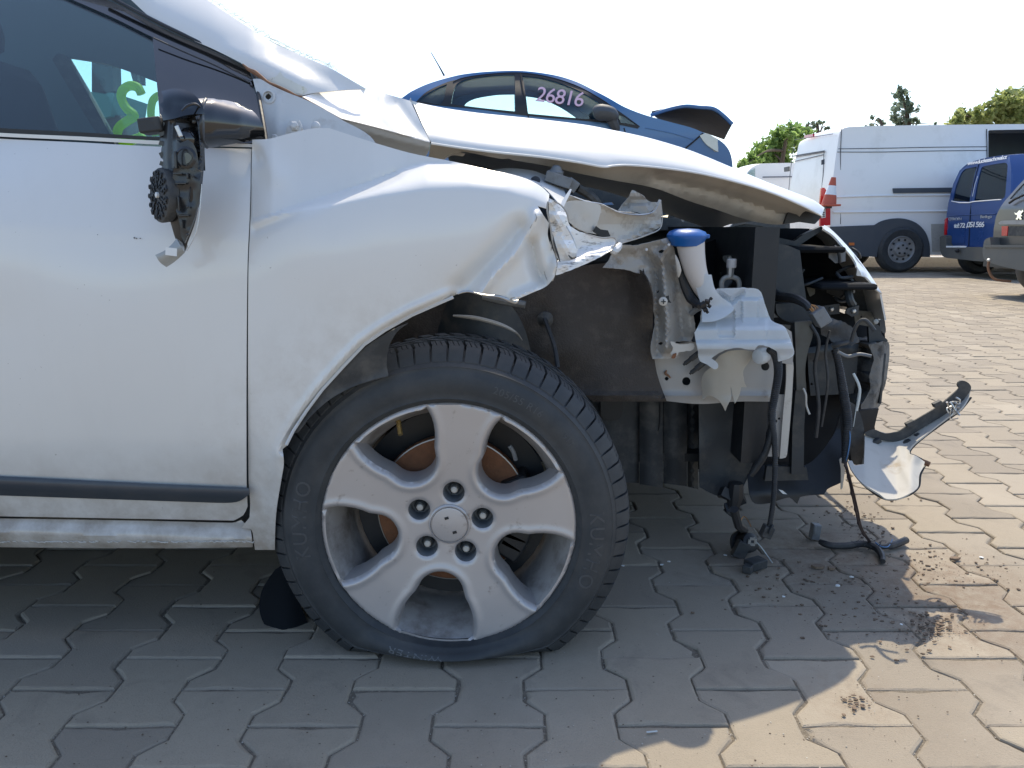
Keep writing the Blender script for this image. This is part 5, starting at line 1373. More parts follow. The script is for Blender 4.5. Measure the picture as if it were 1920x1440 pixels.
lm = thing('lamp_socket', 'broken black headlamp socket lying on the paving in front of the front tyre', 'car part', gp(1408, 1050))
m = MB(); c = gp(1400, 1040, .03)
m.lathe([(.018, -.03), (.022, -.02), (.024, .0), (.022, .012), (.015, .016)], c, (.35, -.7, .35), 18)
m.lathe([(.024, -.028), (.03, -.026), (.03, -.02), (.024, -.018)], c, (.35, -.7, .35), 18)
m.build('socket_body', M['black'], lm)
m = MB(); m.box(gp(1416, 1066, .012), (.045, .03, .020), Matrix.Rotation(.5, 3, 'Z')); m.box(gp(1402, 1074, .010), (.02, .02, .018), Matrix.Rotation(-.6, 3, 'Z')); m.box(gp(1388, 1045, .02), (.03, .02, .04), Matrix.Rotation(.4, 3, 'Y'))
m.build('broken_shell', M['black_soft'], lm, bevel=.002)['kind'] = 'stuff'
m = MB()
for k in range(4):
    a = k * 1.6
    m.box(c + Vector((.004 + .007 * math.cos(a), -.022, .012 + .007 * math.sin(a))), (.006, .003, .011), Matrix.Rotation(a, 3, 'Y'))
m.build('contact', M['steel'], lm)
MB().tube(smooth_path([gp(1412, 1043, .04), gp(1425, 1048, .03), gp(1437, 1052, .015), gp(1448, 1060, .006)], 5), .0013, 5).build('lead', M['white_wire'], lm)
MB().tube(smooth_path([gp(1385, 1012, .045), gp(1392, 1008, .055), gp(1400, 1012, .05), gp(1406, 1020, .045)], 5), .0013, 5).build('orange_lead', M['copper'], lm)
m = MB(); m.tube([gp(1392, 1022, .04), at(1384, 985, .30), at(1376, 955, .28)], [.012, .009, .010], 8)
m.build('lead_sleeve', M['cable'], lm)

def flake(mb, x, y, s, z=0.0006):
    a = random.uniform(0, 6.28); n = random.choice((4, 5, 5, 6)); t = s * random.uniform(.12, .4)
    sx = random.uniform(.5, 1.0)
    top, bot = [], []
    tx, ty = random.uniform(-.25, .25), random.uniform(-.25, .25)
    for k in range(n):
        r = s * random.uniform(.55, 1.0); th = a + 6.283 * k / n
        dx, dy = r * math.cos(th), r * math.sin(th) * sx
        h = z + (dx * tx + dy * ty) * .5 + s * .10
        top.append((x + dx, y + dy, h + t)); bot.append((x + dx * .95, y + dy * .95, max(z, h - t * .3)))
    V = top + bot
    mb.add(V, [tuple(range(n)), tuple(range(2 * n - 1, n - 1, -1))] + [(k, (k + 1) % n, n + (k + 1) % n, n + k)[::-1] for k in range(n)])
spots = [(1745, 1178, 42, 22, 230), (1770, 1160, 60, 40, 120), (1690, 1190, 60, 40, 110), (1640, 1120, 80, 50, 150), (1590, 1080, 80, 40, 120), (1620, 990, 50, 30, 90), (1580, 965, 60, 40, 120),
         (1760, 1075, 90, 45, 170), (1860, 1080, 60, 40, 60), (1600, 1320, 30, 20, 60), (1480, 1090, 90, 40, 80), (1545, 1160, 90, 40, 70), (1700, 1030, 80, 50, 90), (1420, 1110, 80, 40, 40), (1640, 930, 60, 40, 40)]
mud, clay = MB(), MB()
for (u, v, su, sv, n) in spots:
    for k in range(int(n * 1.1)):
        p = gnd(random.gauss(u, su * .55), random.gauss(v, sv * .55))
        flake(mud if random.random() < .6 else clay, p.x, p.y, random.choice((.0005, .0006, .0007, .0008, .001, .0012, .0016, .0022, .0034, .0052)))
for k in range(500):
    p = gnd(random.uniform(0, 1920), random.uniform(960, 1440))
    flake(mud, p.x, p.y, random.choice((.001, .001, .0014, .002)))
M['mud'] = material('dark_dirt_crumb', (.12, .085, .06), .95, 0, 0, .4, 90)
M['clay'] = material('brown_dirt_crumb', (.18, .13, .092), .95, 0, 0, .4, 90)
tag(mud.build('dirt_crumbs', M['mud'], None, False), 'dark dirt crumbs scattered over the paving around the nose of the car', 'dirt', kind='stuff')
tag(clay.build('rust_flakes', M['clay'], None, False), 'rusty brown flakes strewn on the paving below the missing bumper', 'dirt', kind='stuff')
grit = MB()
for k in range(4200):
    # pale grit gathered in the joints
    i = random.randint(-9, 12); y = random.uniform(-.4, 1.6); x = jx.x + i * PW
    fz = ((y - ph.y) / PL) % 1.0
    sgn = 1 if (i % 2 == 0) == (abs(fz - .5) > .25) else -1
    flake(grit, x + SW * -sgn * .9 + random.uniform(-.003, .003), y, random.choice((.0008, .001, .0014, .0018)), -.0042)
for k in range(160):
    p = gnd(random.uniform(900, 1920), random.uniform(960, 1440)); flake(grit, p.x, p.y, random.choice((.0008, .001, .0016)))
M['grit'] = material('pale_grit', (.42, .39, .34), .9, 0, 0, .3, 200)
tag(grit.build('grit', M['grit'], None, False), 'pale grit lying in the joints of the paving', 'grit', kind='stuff')
shards = ((1240, 1060, .006), (1255, 1054, .005), (1360, 1042, .006), (1374, 1043, .005), (1470, 1120, .006), (1570, 1100, .007), (1596, 1083, .006), (1690, 1172, .005), (1840, 1046, .007), (1168, 1062, .006))
for k, (u, v, s) in enumerate(shards):
    m = MB(); p = gnd(u, v); flake(m, p.x, p.y, s)
    o = m.build('glass_shard', M['paper'], None, False)
    tag(o, 'pale lamp shard on the paving, ' + ('second nearest to the tyre tread', 'third from the tyre tread', 'left of the pair beside the lamp socket', 'right of the pair beside the lamp socket', 'alone below the lamp socket', 'below the wiring plug', 'just under the wiring loom', 'in the dirt patch near the shadow edge', 'farthest right in the sunlight', 'nearest to the tyre tread')[k], 'shard', 'small pale lamp shards on the paving')
for k, (u, v, s) in enumerate(((1790, 1050, .014), (1535, 1065, .018), (1560, 1068, .012))):
    m = MB(); p = gnd(u, v); flake(m, p.x, p.y, s)
    o = m.build('dry_leaf', M['clay'], None, False)
    tag(o, ('curled brown dry leaf lying in the sun right of the harness', 'curled brown dry leaf left of two in the shade below the plug', 'smaller brown dry leaf right of two in the shade below the plug')[k], 'leaf', 'dry leaves on the paving')
MB_s = MB().tube([gnd(1212, 1376) + Vector((0, 0, .003)), gnd(1232, 1374) + Vector((0, 0, .003))], .0016, 6)
tag(MB_s.build('bent_staple', M['steel'], None), 'tiny bright metal pin on the shaded paving below the front tyre', 'pin')

# ------------------------------------------------------------------ background vehicles
def at_x(u, v, x):
    a, b = (u - 960.0) / FPX, (v - 720.0) / FPX
    f, up = CP - b * SP, -SP - b * CP
    t = x / a
    return np.stack([np.full_like(np.asarray(t, float), 0) + x, CAM_Y + f * t, CAM_H + up * t], -1)

def xpanel(name, outline, xf, mat, parent, step=6, thick=.01, holes=(), angle=40):
    """sheet measured in the photo on a surface x = xf(z) facing the left"""
    B = spline(outline, step); H = [spline(h, step * .7) for h in holes]
    P2, T = tri_region(B, H, step)
    u, v = P2[:, 0], P2[:, 1]
    x = np.full(len(u), float(xf(1.0)))
    for _ in range(4):
        z = at_x(u, v, x)[:, 2]; x = xf(z)
    P = at_x(u, v, x)
    V, F = solid(P, T, thick, CAMP)
    return obj(name, V, F, mat, parent, True, angle)

def shell(name, outline, depth, yc, mat, parent, step=8, holes=(), crown=0.0, thick=.02):
    """near side sheet, its mirror image about y = yc, and the skin joining them"""
    B = spline(outline, step); H = [spline(h, step * .7) for h in holes]
    P2, T = tri_region(B, H, step)
    P = at_np(P2[:, 0], P2[:, 1], depth(P2[:, 0], P2[:, 1]))
    Q = P.copy(); Q[:, 1] = 2 * yc - Q[:, 1]
    V1, F1 = solid(P, T, thick, CAMP)
    V2, F2 = solid(Q, T, thick, CAMP + np.array([0, 60, 0]))
    m = MB(); m.add(V1, F1); m.add(V2, F2)
    bu = np.array([p[0] for p in B]); bv = np.array([p[1] for p in B])
    E = at_np(bu, bv, depth(bu, bv)); n = len(E)
    c = E.mean(0)
    rows = []
    for s in np.linspace(0, 1, 9):
        r = E.copy(); r[:, 1] = E[:, 1] + (2 * yc - 2 * E[:, 1]) * s
        r[:, 2] += crown * math.sin(s * math.pi) * (E[:, 2] > c[2]); rows.append(r)
    m.add(np.concatenate(rows), [(i * n + k, i * n + (k + 1) % n, (i + 1) * n + (k + 1) % n, (i + 1) * n + k) for i in range(8) for k in range(n)])
    return obj(name, m.v, m.f, mat, parent, True, 40)

def wheel_at(parent, c, r, w, rimmat, holes=0, axis=(0, -1, 0)):
    """c: centre of the outer face"""
    t = MB().lathe([(r * .58, .02), (r * .62, .0), (r * .86, -.012), (r * .97, .02), (r, .05), (r, w - .04), (r * .95, w), (r * .6, w)], c, tuple(-x for x in axis), 40, False).build('wheel', M['tyre'], parent)
    rm = MB().lathe([(r * .60, .015), (r * .56, .005), (r * .50, .03), (r * .34, .035), (r * .30, .01), (r * .27, -.01), (r * .10, -.015), (0, -.015)], c, tuple(-x for x in axis), 32, False).build('rim', rimmat, t)
    for k in range(5):
        a = 2 * math.pi * k / 5 + .3
        MB().lathe([(r * .045, 0), (r * .045, .012)], Vector(c) + Vector((math.cos(a) * r * .19, -.028, math.sin(a) * r * .19)), (0, 1, 0), 10).build('nut_hole', M['black'], rm)
    if holes:
        for k in range(holes):
            a = 2 * math.pi * k / holes
            MB().lathe([(r * .05, -.004), (r * .05, .012)], Vector(c) + Vector((math.cos(a) * r * .43, .026, math.sin(a) * r * .43)), (0, 1, 0), 10).build('vent_hole', M['black'], rm)
    return t

def flat_text(name, body, mat, parent, size, fn, shear=0, bold=0.0, spacing=1.0):
    """fn maps letter coordinates (metres) to world points"""
    V, F = text_geo(body, size, shear, 0, spacing, bold)
    P = [fn(x, z) for x, z in V]
    V2, F2 = solid(np.array([tuple(p) for p in P]), F, .002, CAMP)
    return obj(name, V2, F2, mat, parent, False)

M['navy'] = material('blue_metallic_paint', (.05, .15, .33), .35, .1, .5, .05, 2, dirt=(.10, .12, .15), dscale=2, dlo=.5, dhi=.9, damt=.25)
M['van_white'] = material('dusty_white_van_paint', (.88, .865, .84), .4, 0, .3, .04, 1.2, dirt=(.42, .40, .35), dscale=1.5, dlo=.55, dhi=.85, damt=.45)
M['van_blue'] = material('royal_blue_paint', (.018, .065, .23), .3, .1, .5, .06, 2)
M['suv_grey'] = material('dark_grey_paint', (.065, .068, .070), .35, .3, .4, .06, 3, dirt=(.12, .11, .10), dscale=4, dlo=.5, dhi=.8, damt=.3)
M['cladding'] = material('slate_grey_plastic', (.062, .072, .086), .6, 0, 0, .12, 3, dirt=(.13, .125, .12), dscale=2, dlo=.45, dhi=.85, damt=.4)
M['bumper_grey'] = material('faded_grey_bumper', (.10, .104, .10), .6, 0, 0, .1, 4, dirt=(.16, .14, .11), dscale=3, dlo=.45, dhi=.8, damt=.6)
M['steel_rim'] = material('grey_steel_wheel', (.30, .30, .30), .5, .3, 0, .1, 10, dirt=(.16, .13, .10), dscale=9, dlo=.5, dhi=.8, damt=.5)
M['red_lens'] = material('red_lamp_lens', (.55, .012, .02), .2, 0, .5, .1, 10)
M['amber'] = material('amber_marker', (.6, .16, .03), .3, 0, .2, .1, 10)
M['lamp_glass'] = material('cloudy_headlamp', (.55, .57, .52), .25, 0, .5, .12, 12)
M['auto_glass'] = glass('green_car_glass', (.88, .95, .93), 1.5)
M['dark_glass'] = glass('dark_rear_glass', (.62, .72, .72), 1.5)
M['pink_paint'] = material('pink_marker_paint', (.74, .50, .62), .7, 0, 0, .1, 40)
M['white_vinyl'] = material('white_vinyl', (.80, .82, .84), .5, 0, 0, .03, 10)
M['chrome'] = material('chrome', (.75, .75, .75), .12, 1.0, 0, .03, 10)
M['gap'] = material('panel_gap', (.012, .013, .015), .8, 0, 0, .1, 10)

# --- blue saloon raised behind the hood
YB = 7.2
bs = thing('blue_saloon', 'blue saloon with raised bonnet and pink number on its window, propped up behind the wreck', 'car', (0.6, YB + .85, 0))
def bsy(u, v): return YB + .28 * sst((212 - v) / 90.0) ** 1.3 * 1.0 + .03 * np.abs((v - 250) / 60.0) ** 1.5 * (v > 250)
HQ = [(783, 189, 1), (800, 176), (822, 164), (838, 158, 1), (832, 186, 1), (826, 196, 1)]
HR = [(846, 195, 1), (850, 172), (858, 156), (880, 147), (925, 141), (965, 140, 1), (967, 209, 1), (900, 202)]
HF = [(990, 213, 1), (986, 180), (980, 142, 1), (1020, 147), (1065, 161), (1105, 181), (1135, 202), (1160, 226, 1), (1100, 223)]
HV = [(1157, 215, 1), (1170, 218), (1196, 235, 1), (1164, 230, 1)]
body = shell('body', [(640, 330, 1), (640, 215), (690, 198), (748, 186), (770, 172), (800, 158), (835, 147), (870, 139), (920, 134), (980, 133), (1040, 141), (1080, 153), (1115, 170), (1140, 183), (1170, 200), (1205, 214), (1250, 227), (1295, 239), (1320, 249), (1345, 260), (1362, 274), (1371, 292), (1374, 320), (1370, 372, 1), (1300, 392, 1), (680, 372, 1)], bsy, YB + .86, M['navy'], bs, 7, [HQ, HR, HF, HV], .04)
for nm, h, t in (('quarter_window', HQ, 1), ('rear_window', HR, 1), ('front_window', HF, 1), ('vent_window', HV, 1)):
    panel(nm, h, lambda u, v: bsy(u, v) + .012, M['auto_glass'], bs, 10, .004)
    for_far = spline(h, 7); P2, T = tri_region(for_far, [], 10)
    P = at_np(P2[:, 0], P2[:, 1], bsy(P2[:, 0], P2[:, 1])); P[:, 1] = 2 * (YB + .86) - P[:, 1] - .012
    V, F = solid(P, T, .004, CAMP); obj(nm, V, F, M['auto_glass'], bs)
panel('window_surround', [(778, 193, 1), (800, 172), (838, 154), (858, 149), (900, 140), (970, 136), (1030, 145), (1080, 161), (1125, 186), (1160, 208), (1200, 237, 1), (1196, 241, 1), (1155, 233), (1090, 226), (990, 217), (900, 205), (840, 199), (800, 195)],
      lambda u, v: bsy(u, v) - .008, M['black'], bs, 7, .006, holes=[HQ, HR, HF, HV])
def line_on(parent, name, pts, fy, r, mat): return pxtube(name, [(u, v, float(fy(np.array(u), np.array(v))) - .004) for u, v in pts], r, mat, parent, 6)
line_on(bs, 'door_gap', [(976, 137), (982, 180), (990, 216), (994, 240), (996, 300)], bsy, .006, M['gap'])
line_on(bs, 'door_gap', [(1170, 240), (1173, 255), (1174, 300)], bsy, .006, M['gap'])
line_on(bs, 'bumper_gap', [(1318, 250), (1300, 266), (1282, 281), (1262, 300)], bsy, .009, M['gap'])
line_on(bs, 'fender_crease', [(1210, 240), (1260, 250), (1300, 262)], bsy, .004, M['navy'])
line_on(bs, 'roof_gutter', [(850, 154), (870, 146), (920, 139), (978, 137), (1035, 146), (1085, 163), (1130, 188), (1150, 203)], bsy, .007, M['gap'])
panel('side_repeater', [(1187, 257, 1), (1200, 258, 1), (1200, 263), (1187, 262)], YB - .012, M['lamp_glass'], bs, 4, .01)
panel('headlamp', [(1312, 254, 1), (1325, 250), (1345, 261), (1362, 275), (1370, 293, 1), (1345, 284), (1324, 270)], lambda u, v: YB - .02 + .30 * sst((u - 1340) / 35.), M['lamp_glass'], bs, 5, .03)
mr = MB().tube(smooth_path([at(1112, 215, YB - .12), at(1125, 211, YB - .13), at(1142, 213, YB - .13), at(1158, 222, YB - .1)], 4), [.02] + [.075, .09, .10, .105, .105, .10, .10, .095, .09, .07, .05] + [.02], 12, True, .8).build('door_mirror', M['cladding'], bs)
pxtube('mirror_foot', [(1146, 222, YB - .1), (1152, 234, YB - .06), (1156, 242, YB - .01)], [.06, .05, .04], M['cladding'], mr)
def bonnet_y(u, v): return YB + .15 + .011 * np.clip(255 - v, 0, 80)
bn_rows = []
for f in np.linspace(0, 1, 6):
    bn_rows.append([at(u, v, YB + 1.5) .lerp(at(u2, v2, YB + .2), f) for (u, v), (u2, v2) in zip(((1236, 225), (1290, 240), (1330, 252), (1358, 262)), ((1222, 214), (1282, 201), (1330, 205), (1372, 234)))])
bn = loft('raised_bonnet', bn_rows, M['gap'], bs, .03, CAMP)
pxtube('bonnet_edge', [(1220, 216, YB + .2), (1250, 206, YB + .2), (1282, 199, YB + .2), (1310, 201, YB + .2), (1338, 204, YB + .2), (1358, 218, YB + .2), (1373, 233, YB + .2)], .02, M['navy'], bn)
pxtube('aerial', [(833, 142, YB + .7), (822, 122, YB + .7), (808, 98, YB + .7)], [.012, .007, .004], M['cladding'], bs)
st = MB()
for yy in (YB + .45, YB + 1.25):
    st.box((-.3, yy, 1.15), (.14, .4, .55)); st.box((-.3, yy, 1.42), (.12, .22, .18)); st.box((.55, yy, 1.15), (.14, .4, .55)); st.box((.52, yy, 1.44), (.12, .24, .2))
st.build('seats', M['seat'], bs, bevel=.04)
MB().box((1.42, YB + .86, 1.33), (.4, 1.4, .2)).build('dashboard', M['interior'], bs, bevel=.05)
MB().tube([Vector((1.15 + .02 * math.sin(a), YB + 1.25 + .18 * math.cos(a), 1.42 + .18 * math.sin(a))) for a in np.linspace(0, 6.28, 20)], .016, 6).build('steering_wheel', M['black'], bs)
MB().box((.2, YB + .86, .78), (3.2, 1.5, .1)).build('underbody', M['black'], bs)
for xx in (-1.35, 2.0):
    wheel_at(bs, (xx, YB + .03, .78), .30, .2, M['steel_rim'])
# hand-sprayed stock number
def num_fn(x, z):
    a = R(-7); xr, zr = x * math.cos(a) - z * math.sin(a), x * math.sin(a) + z * math.cos(a)
    return at(1002 + xr, 189 - zr, float(bsy(np.array(1040.), np.array(185 - zr * .6))) - .02)
flat_text('stock_number', '26816', M['pink_paint'], bs, 40, num_fn, .12, .1, .90)
for xx in (-1.1, 1.7):
    std = thing('car_stand', 'rusty steel trestle carrying the blue saloon, %s end' % ('rear' if xx < 0 else 'front'), 'stand', (xx, YB + .86, 0), 'trestles under the blue saloon')
    MB().box((xx, YB + .86, .68), (.12, 1.7, .1)).build('beam', M['rust'], std)
    for sy in (.1, 1.62):
        for sx in (-.25, .25):
            MB().tube([Vector((xx + sx * .1, YB + sy, .64)), Vector((xx + sx, YB + sy, 0))], .03, 6).build('leg', M['rust'], std)

# --- white panel van
YV = 11.6
wv = thing('white_van', 'white high-sided panel van seen from its rear corner, sliding door open', 'van', (8.0, YV + 1, 0))
def wvy(u, v): return YV + .10 * sst((430 - v) / 190.0) ** 2
OP = [(1853, 246, 1), (1856, 244), (2100, 240, 1), (2100, 455, 1), (1853, 455, 1)]
shell('body', [(1562, 478, 1), (1557, 430), (1558, 380), (1565, 310), (1573, 255), (1578, 243), (1592, 238), (1700, 235), (2000, 232), (2250, 232, 1), (2330, 330), (2400, 360), (2420, 478, 1)], wvy, YV + 1.0, M['van_white'], wv, 10, [OP], .05)
panel('lower_cladding', [(1557, 425, 1), (1640, 422, 1), (1652, 415), (1672, 410), (1695, 410), (1718, 418), (1735, 435), (1743, 458), (1744, 482, 1), (1730, 482, 1), (1728, 462), (1716, 442), (1696, 433), (1676, 433), (1658, 443), (1648, 460), (1644, 482, 1), (1600, 480), (1560, 478, 1)], lambda u, v: wvy(u, v) - .025, M['cladding'], wv, 6, .03)
panel('wheel_housing', [(1644, 482, 1), (1648, 458), (1662, 440), (1685, 432), (1708, 438), (1724, 455), (1731, 482, 1)], YV - .006, M['gap'], wv, 8, .01)
line_on(wv, 'waist_groove', [(1572, 279), (1650, 278), (1750, 276), (1850, 275)], wvy, .006, M['cladding'])
line_on(wv, 'waist_groove', [(1570, 285), (1650, 285), (1750, 283), (1850, 282)], wvy, .006, M['cladding'])
line_on(wv, 'side_rib', [(1562, 370), (1650, 367), (1750, 366), (1850, 365)], wvy, .018, M['van_white'])
line_on(wv, 'side_rib', [(1562, 398), (1650, 397), (1750, 396), (1850, 395)], wvy, .02, M['van_white'])
line_on(wv, 'panel_seam', [(1578, 242), (1576, 300), (1576, 420)], wvy, .006, M['cladding'])
line_on(wv, 'panel_seam', [(1850, 242), (1851, 300), (1850, 440)], wvy, .008, M['cladding'])
panel('door_rail', [(1675, 353, 1), (1760, 352), (1852, 351, 1), (1852, 360, 1), (1760, 361), (1676, 362, 1)], lambda u, v: wvy(u, v) - .03, M['cladding'], wv, 8, .03)
panel('sill_dirt', poly([(1746, 420), (1850, 418), (1850, 470), (1748, 472)]), lambda u, v: wvy(u, v) - .012, M['primer_light'], wv, 12, .01)
panel('side_marker', poly([(1592, 455), (1602, 455), (1602, 460), (1592, 460)]), YV - .035, M['amber'], wv, 4, .01)
MB().box((9.6, YV + 1.0, 1.3), (3.6, 1.9, .05)).build('cargo_floor', M['interior'], wv)
panel('cargo_wall', poly([(1800, 240), (2150, 236), (2150, 470), (1800, 470)]), YV + 1.6, M['interior'], wv, 40, .03)
# tail: lamp, seams, hinges on the rear face
XW = float(at(1558, 400, YV)[0])
def xw(z): return XW - .012 + .05 * np.clip((z - 1.0), 0, 2) ** 1.5 * .6
xpanel('rear_door_seam', poly([(1484, 292), (1545, 282), (1545, 284), (1484, 294)]), lambda z: xw(z) - .0, M['cladding'], wv, 6, .01)
for pts in ([(1487, 295), (1545, 285)], [(1487, 303), (1544, 290)], [(1490, 262), (1530, 256), (1562, 251)], [(1545, 285), (1543, 330), (1538, 380)], [(1489, 270), (1482, 320), (1478, 370)]):
    P = []
    for u, v in pts:
        x = XW
        for _ in range(3): x = float(xw(np.array(at_x(np.array([u], float), np.array([v], float), x)[0][2])))
        P.append(Vector(at_x(np.array([u], float), np.array([v], float), x - .002)[0]))
    MB().tube(P, .006, 6).build('rear_door_seam', M['cladding'], wv)
xpanel('high_brake_lamp', poly([(1508, 254), (1524, 251), (1524, 256), (1508, 259)]), lambda z: xw(z) - .02, M['red_lens'], wv, 4, .03)
xpanel('door_latch', poly([(1470, 314), (1478, 312), (1478, 321), (1470, 322)]), lambda z: xw(z) - .02, M['bumper_grey'], wv, 4, .03)
tl = panel('tail_lamp', [(1540, 353, 1), (1546, 352), (1556, 372), (1557, 422, 1), (1538, 424, 1), (1538, 380)], YV - .03, M['red_lens'], wv, 5, .05)
panel('lamp_sticker', poly([(1540, 384), (1548, 383), (1548, 408), (1540, 409)]), YV - .034, M['paper'], tl, 5, .002)
for vv in (387, 391, 398, 402, 405):
    panel('sticker_print', poly([(1541.5, vv), (1546.5, vv), (1546.5, vv + 1.5), (1541.5, vv + 1.5)]), YV - .0375, M['gap'], tl, 5, .001)
panel('door_hinge', poly([(1541, 300), (1546, 298), (1546, 308), (1541, 309)]), YV + .0, M['cladding'], wv, 4, .03)
wheel_at(wv, (float(at(1687, 474, YV)[0]), YV - .06, .375), .375, .22, M['steel_rim'], 10)
wheel_at(wv, (11.4, YV + .04, .34), .345, .22, M['steel_rim'], 10)
wheel_at(wv, (float(at(1687, 474, YV)[0]), YV + 1.72, .34), .345, .22, M['steel_rim'])

# traffic cone wedged on the corner of the van
cn = thing('traffic_cone', 'orange and white striped traffic cone standing against the tail of the white van', 'cone', tuple(at(1555, 385, YV - .25)))
k = pxm(1555, 385, YV - .25); cb = at(1554, 384, YV - .25)
lean = Vector((.10, 0, 1)).normalized()
M['cone_orange'] = material('orange_cone_plastic', (.48, .10, .055), .6, 0, 0, .12, 20)
MB().lathe([(13.5 * k, 0), (11 * k, 16 * k), (10.4 * k, 18 * k)], cb, lean, 24, False).build('lower_band', M['cone_orange'], cn)
MB().lathe([(10.4 * k, 18 * k), (7 * k, 35 * k)], cb, lean, 24, False).build('white_band', M['white_vinyl'], cn)
MB().lathe([(7 * k, 35 * k), (4.2 * k, 50 * k), (3.4 * k, 50 * k)], cb, lean, 24).build('top_band', M['cone_orange'], cn)
MB().box(cb + Vector((0, 0, -.008)), (33 * k, 33 * k, .03)).build('base', M['cone_orange'], cn, bevel=.008)
bk = MB().box(cb + Vector((-.0, .16, -.04)), (.10, .34, .03)).build('tail_step', M['cladding'], wv)

# second white van, mostly hidden
YS = 15.5
w2 = thing('distant_van', 'distant white van mostly hidden behind the larger white van', 'van', (7.0, YS + 1, 0))
shell('body', [(1396, 470, 1), (1398, 332), (1410, 314), (1428, 307), (1520, 305), (1640, 305, 1), (1640, 470, 1)], lambda u, v: YS + .1 * sst((400 - v) / 100.), YS + 1.0, M['van_white'], w2, 10, (), .04)
panel('side_window', [(1396, 336, 1), (1404, 322), (1416, 315, 1), (1416, 338, 1)], YS - .01, M['dark_glass'], w2, 6, .01)
line_on(w2, 'side_groove', [(1430, 332), (1520, 331), (1600, 331)], lambda u, v: YS + 0 * u, .012, M['cladding'])
wheel_at(w2, (float(at(1450, 450, YS)[0]), YS, .34), .34, .2, M['steel_rim'])

# --- small blue van
XB = 6.87
bv = thing('blue_van', 'small royal blue delivery van with white lettering on its twin rear doors', 'van', (8.5, 10.5, 0))
def xb(z): return XB + .02 * np.abs(z - .8) + .22 * np.clip(z - 1.0, 0, 2) ** 1.6
RO = [(1771, 462, 1), (1773, 420), (1779, 380), (1788, 345), (1800, 320), (1813, 308), (1840, 298), (1880, 291), (1893, 291, 1), (1896, 320), (1894, 380), (1890, 464, 1)]
WL = [(1786, 377, 1), (1792, 350), (1802, 325), (1809, 317, 1), (1832, 312, 1), (1826, 335), (1818, 378, 1)]
WR = [(1826, 378, 1), (1832, 345), (1840, 315), (1848, 311), (1884, 305), (1889, 309), (1887, 340), (1884, 368), (1878, 373)]
rear = xpanel('rear_doors', RO, xb, M['van_blue'], bv, 5, .03, [WL, WR])
xpanel('rear_window', WL, lambda z: xb(z) + .01, M['dark_glass'], bv, 6, .004)
xpanel('rear_window', WR, lambda z: xb(z) + .01, M['dark_glass'], bv, 6, .004)
E = [Vector(p) for p in at_x(np.array([p[0] for p in RO], float), np.array([p[1] for p in RO], float), xb(at_x(np.array([p[0] for p in RO], float), np.array([p[1] for p in RO], float), XB)[:, 2]))]
loft('body', [E, [e + Vector((.25, .0, .02 if e.z > 1 else 0)) for e in E], [e + Vector((2.2, 0, .02 if e.z > 1 else 0)) for e in E], [e + Vector((3.0, 0, -.5 if e.z > 1 else 0)) for e in E]], M['van_blue'], bv, .01, np.array((8.0, 6.0, 5.0)))
MB().box((9.7, 10.5, .9), (.05, 1.55, 1.4)).build('cabin_front', M['interior'], bv)
MB().box((8.6, 10.5, .45), (3.4, 1.55, .08)).build('floor', M['interior'], bv)
MB().box((8.4, 10.05, 1.05), (.15, .5, .7)).build('seat', M['seat'], bv, bevel=.04)
def xline(parent, name, pts, xf, r, mat):
    P = []
    for u, v in pts:
        x = XB
        for _ in range(3): x = float(xf(np.array(at_x(np.array([u], float), np.array([v], float), x)[0][2])))
        P.append(Vector(at_x(np.array([u], float), np.array([v], float), x)[0]) + Vector((-.006, 0, 0)))
    return MB().tube(P, r, 6).build(name, mat, parent)
xline(bv, 'door_split', [(1836, 308), (1826, 345), (1820, 400), (1817, 462)], xb, .007, M['gap'])
xline(bv, 'window_seal', [(1785, 377), (1800, 380), (1818, 380), (1826, 378), (1878, 374)], xb, .008, M['white_vinyl'])
xline(bv, 'door_crease', [(1778, 405), (1815, 403), (1868, 401)], xb, .008, M['van_blue'])
xpanel('number_plate_recess', poly([(1776, 430), (1809, 429), (1808, 456), (1776, 457)]), lambda z: xb(z) - .012, M['van_blue'], bv, 5, .012)
xpanel('tail_lamp', poly([(1771, 412), (1775, 408), (1774, 440), (1770, 441)]), lambda z: xb(z) - .02, M['red_lens'], bv, 4, .02)
xpanel('bumper', [(1762, 444, 1), (1774, 442), (1776, 462), (1800, 463), (1850, 464), (1895, 464, 1), (1895, 488, 1), (1840, 490), (1800, 486), (1770, 482), (1763, 470)], lambda z: XB - .09 + .0 * z, M['bumper_grey'], bv, 6, .12)
xpanel('bumper_ledge', poly([(1774, 461), (1810, 461), (1810, 464), (1774, 464)]), lambda z: XB - .10 + .0 * z, M['white_vinyl'], bv, 4, .02)
MB().lathe([(.03, 0), (.03, .03), (.015, .05)], at_x(np.array([1797.]), np.array([470.]), XB - .12)[0], (-1, 0, 0), 12).build('tow_socket', M['black'], bv)
wheel_at(bv, (7.45, 11.1, .31), .31, .18, M['black'])
wheel_at(bv, (7.45, 9.68, .31), .31, .18, M['steel_rim'])
wheel_at(bv, (9.6, 9.68, .31), .31, .18, M['steel_rim'])
def rear_map(u0, v0, slope=0.0, xf=xb, off=.012):
    def fn(x, z):
        u, v = np.array([u0 + x]), np.array([v0 - z - slope * x])
        xx = XB
        for _ in range(3): xx = float(xf(at_x(u, v, xx)[0][2]))
        return at_x(u, v, xx - off)[0]
    return fn
flat_text('phone_lettering', 'tel.: 72', M['white_vinyl'], bv, 12, rear_map(1788, 427, .02), .15, .3, .72)
flat_text('phone_lettering', ',051 566', M['white_vinyl'], bv, 14, rear_map(1811, 426, .02), .15, .3, .70)
flat_text('web_lettering', 'www.luckezachoval.cz', M['white_vinyl'], bv, 10.5, rear_map(1813, 310, .17), .25, .2, .80)
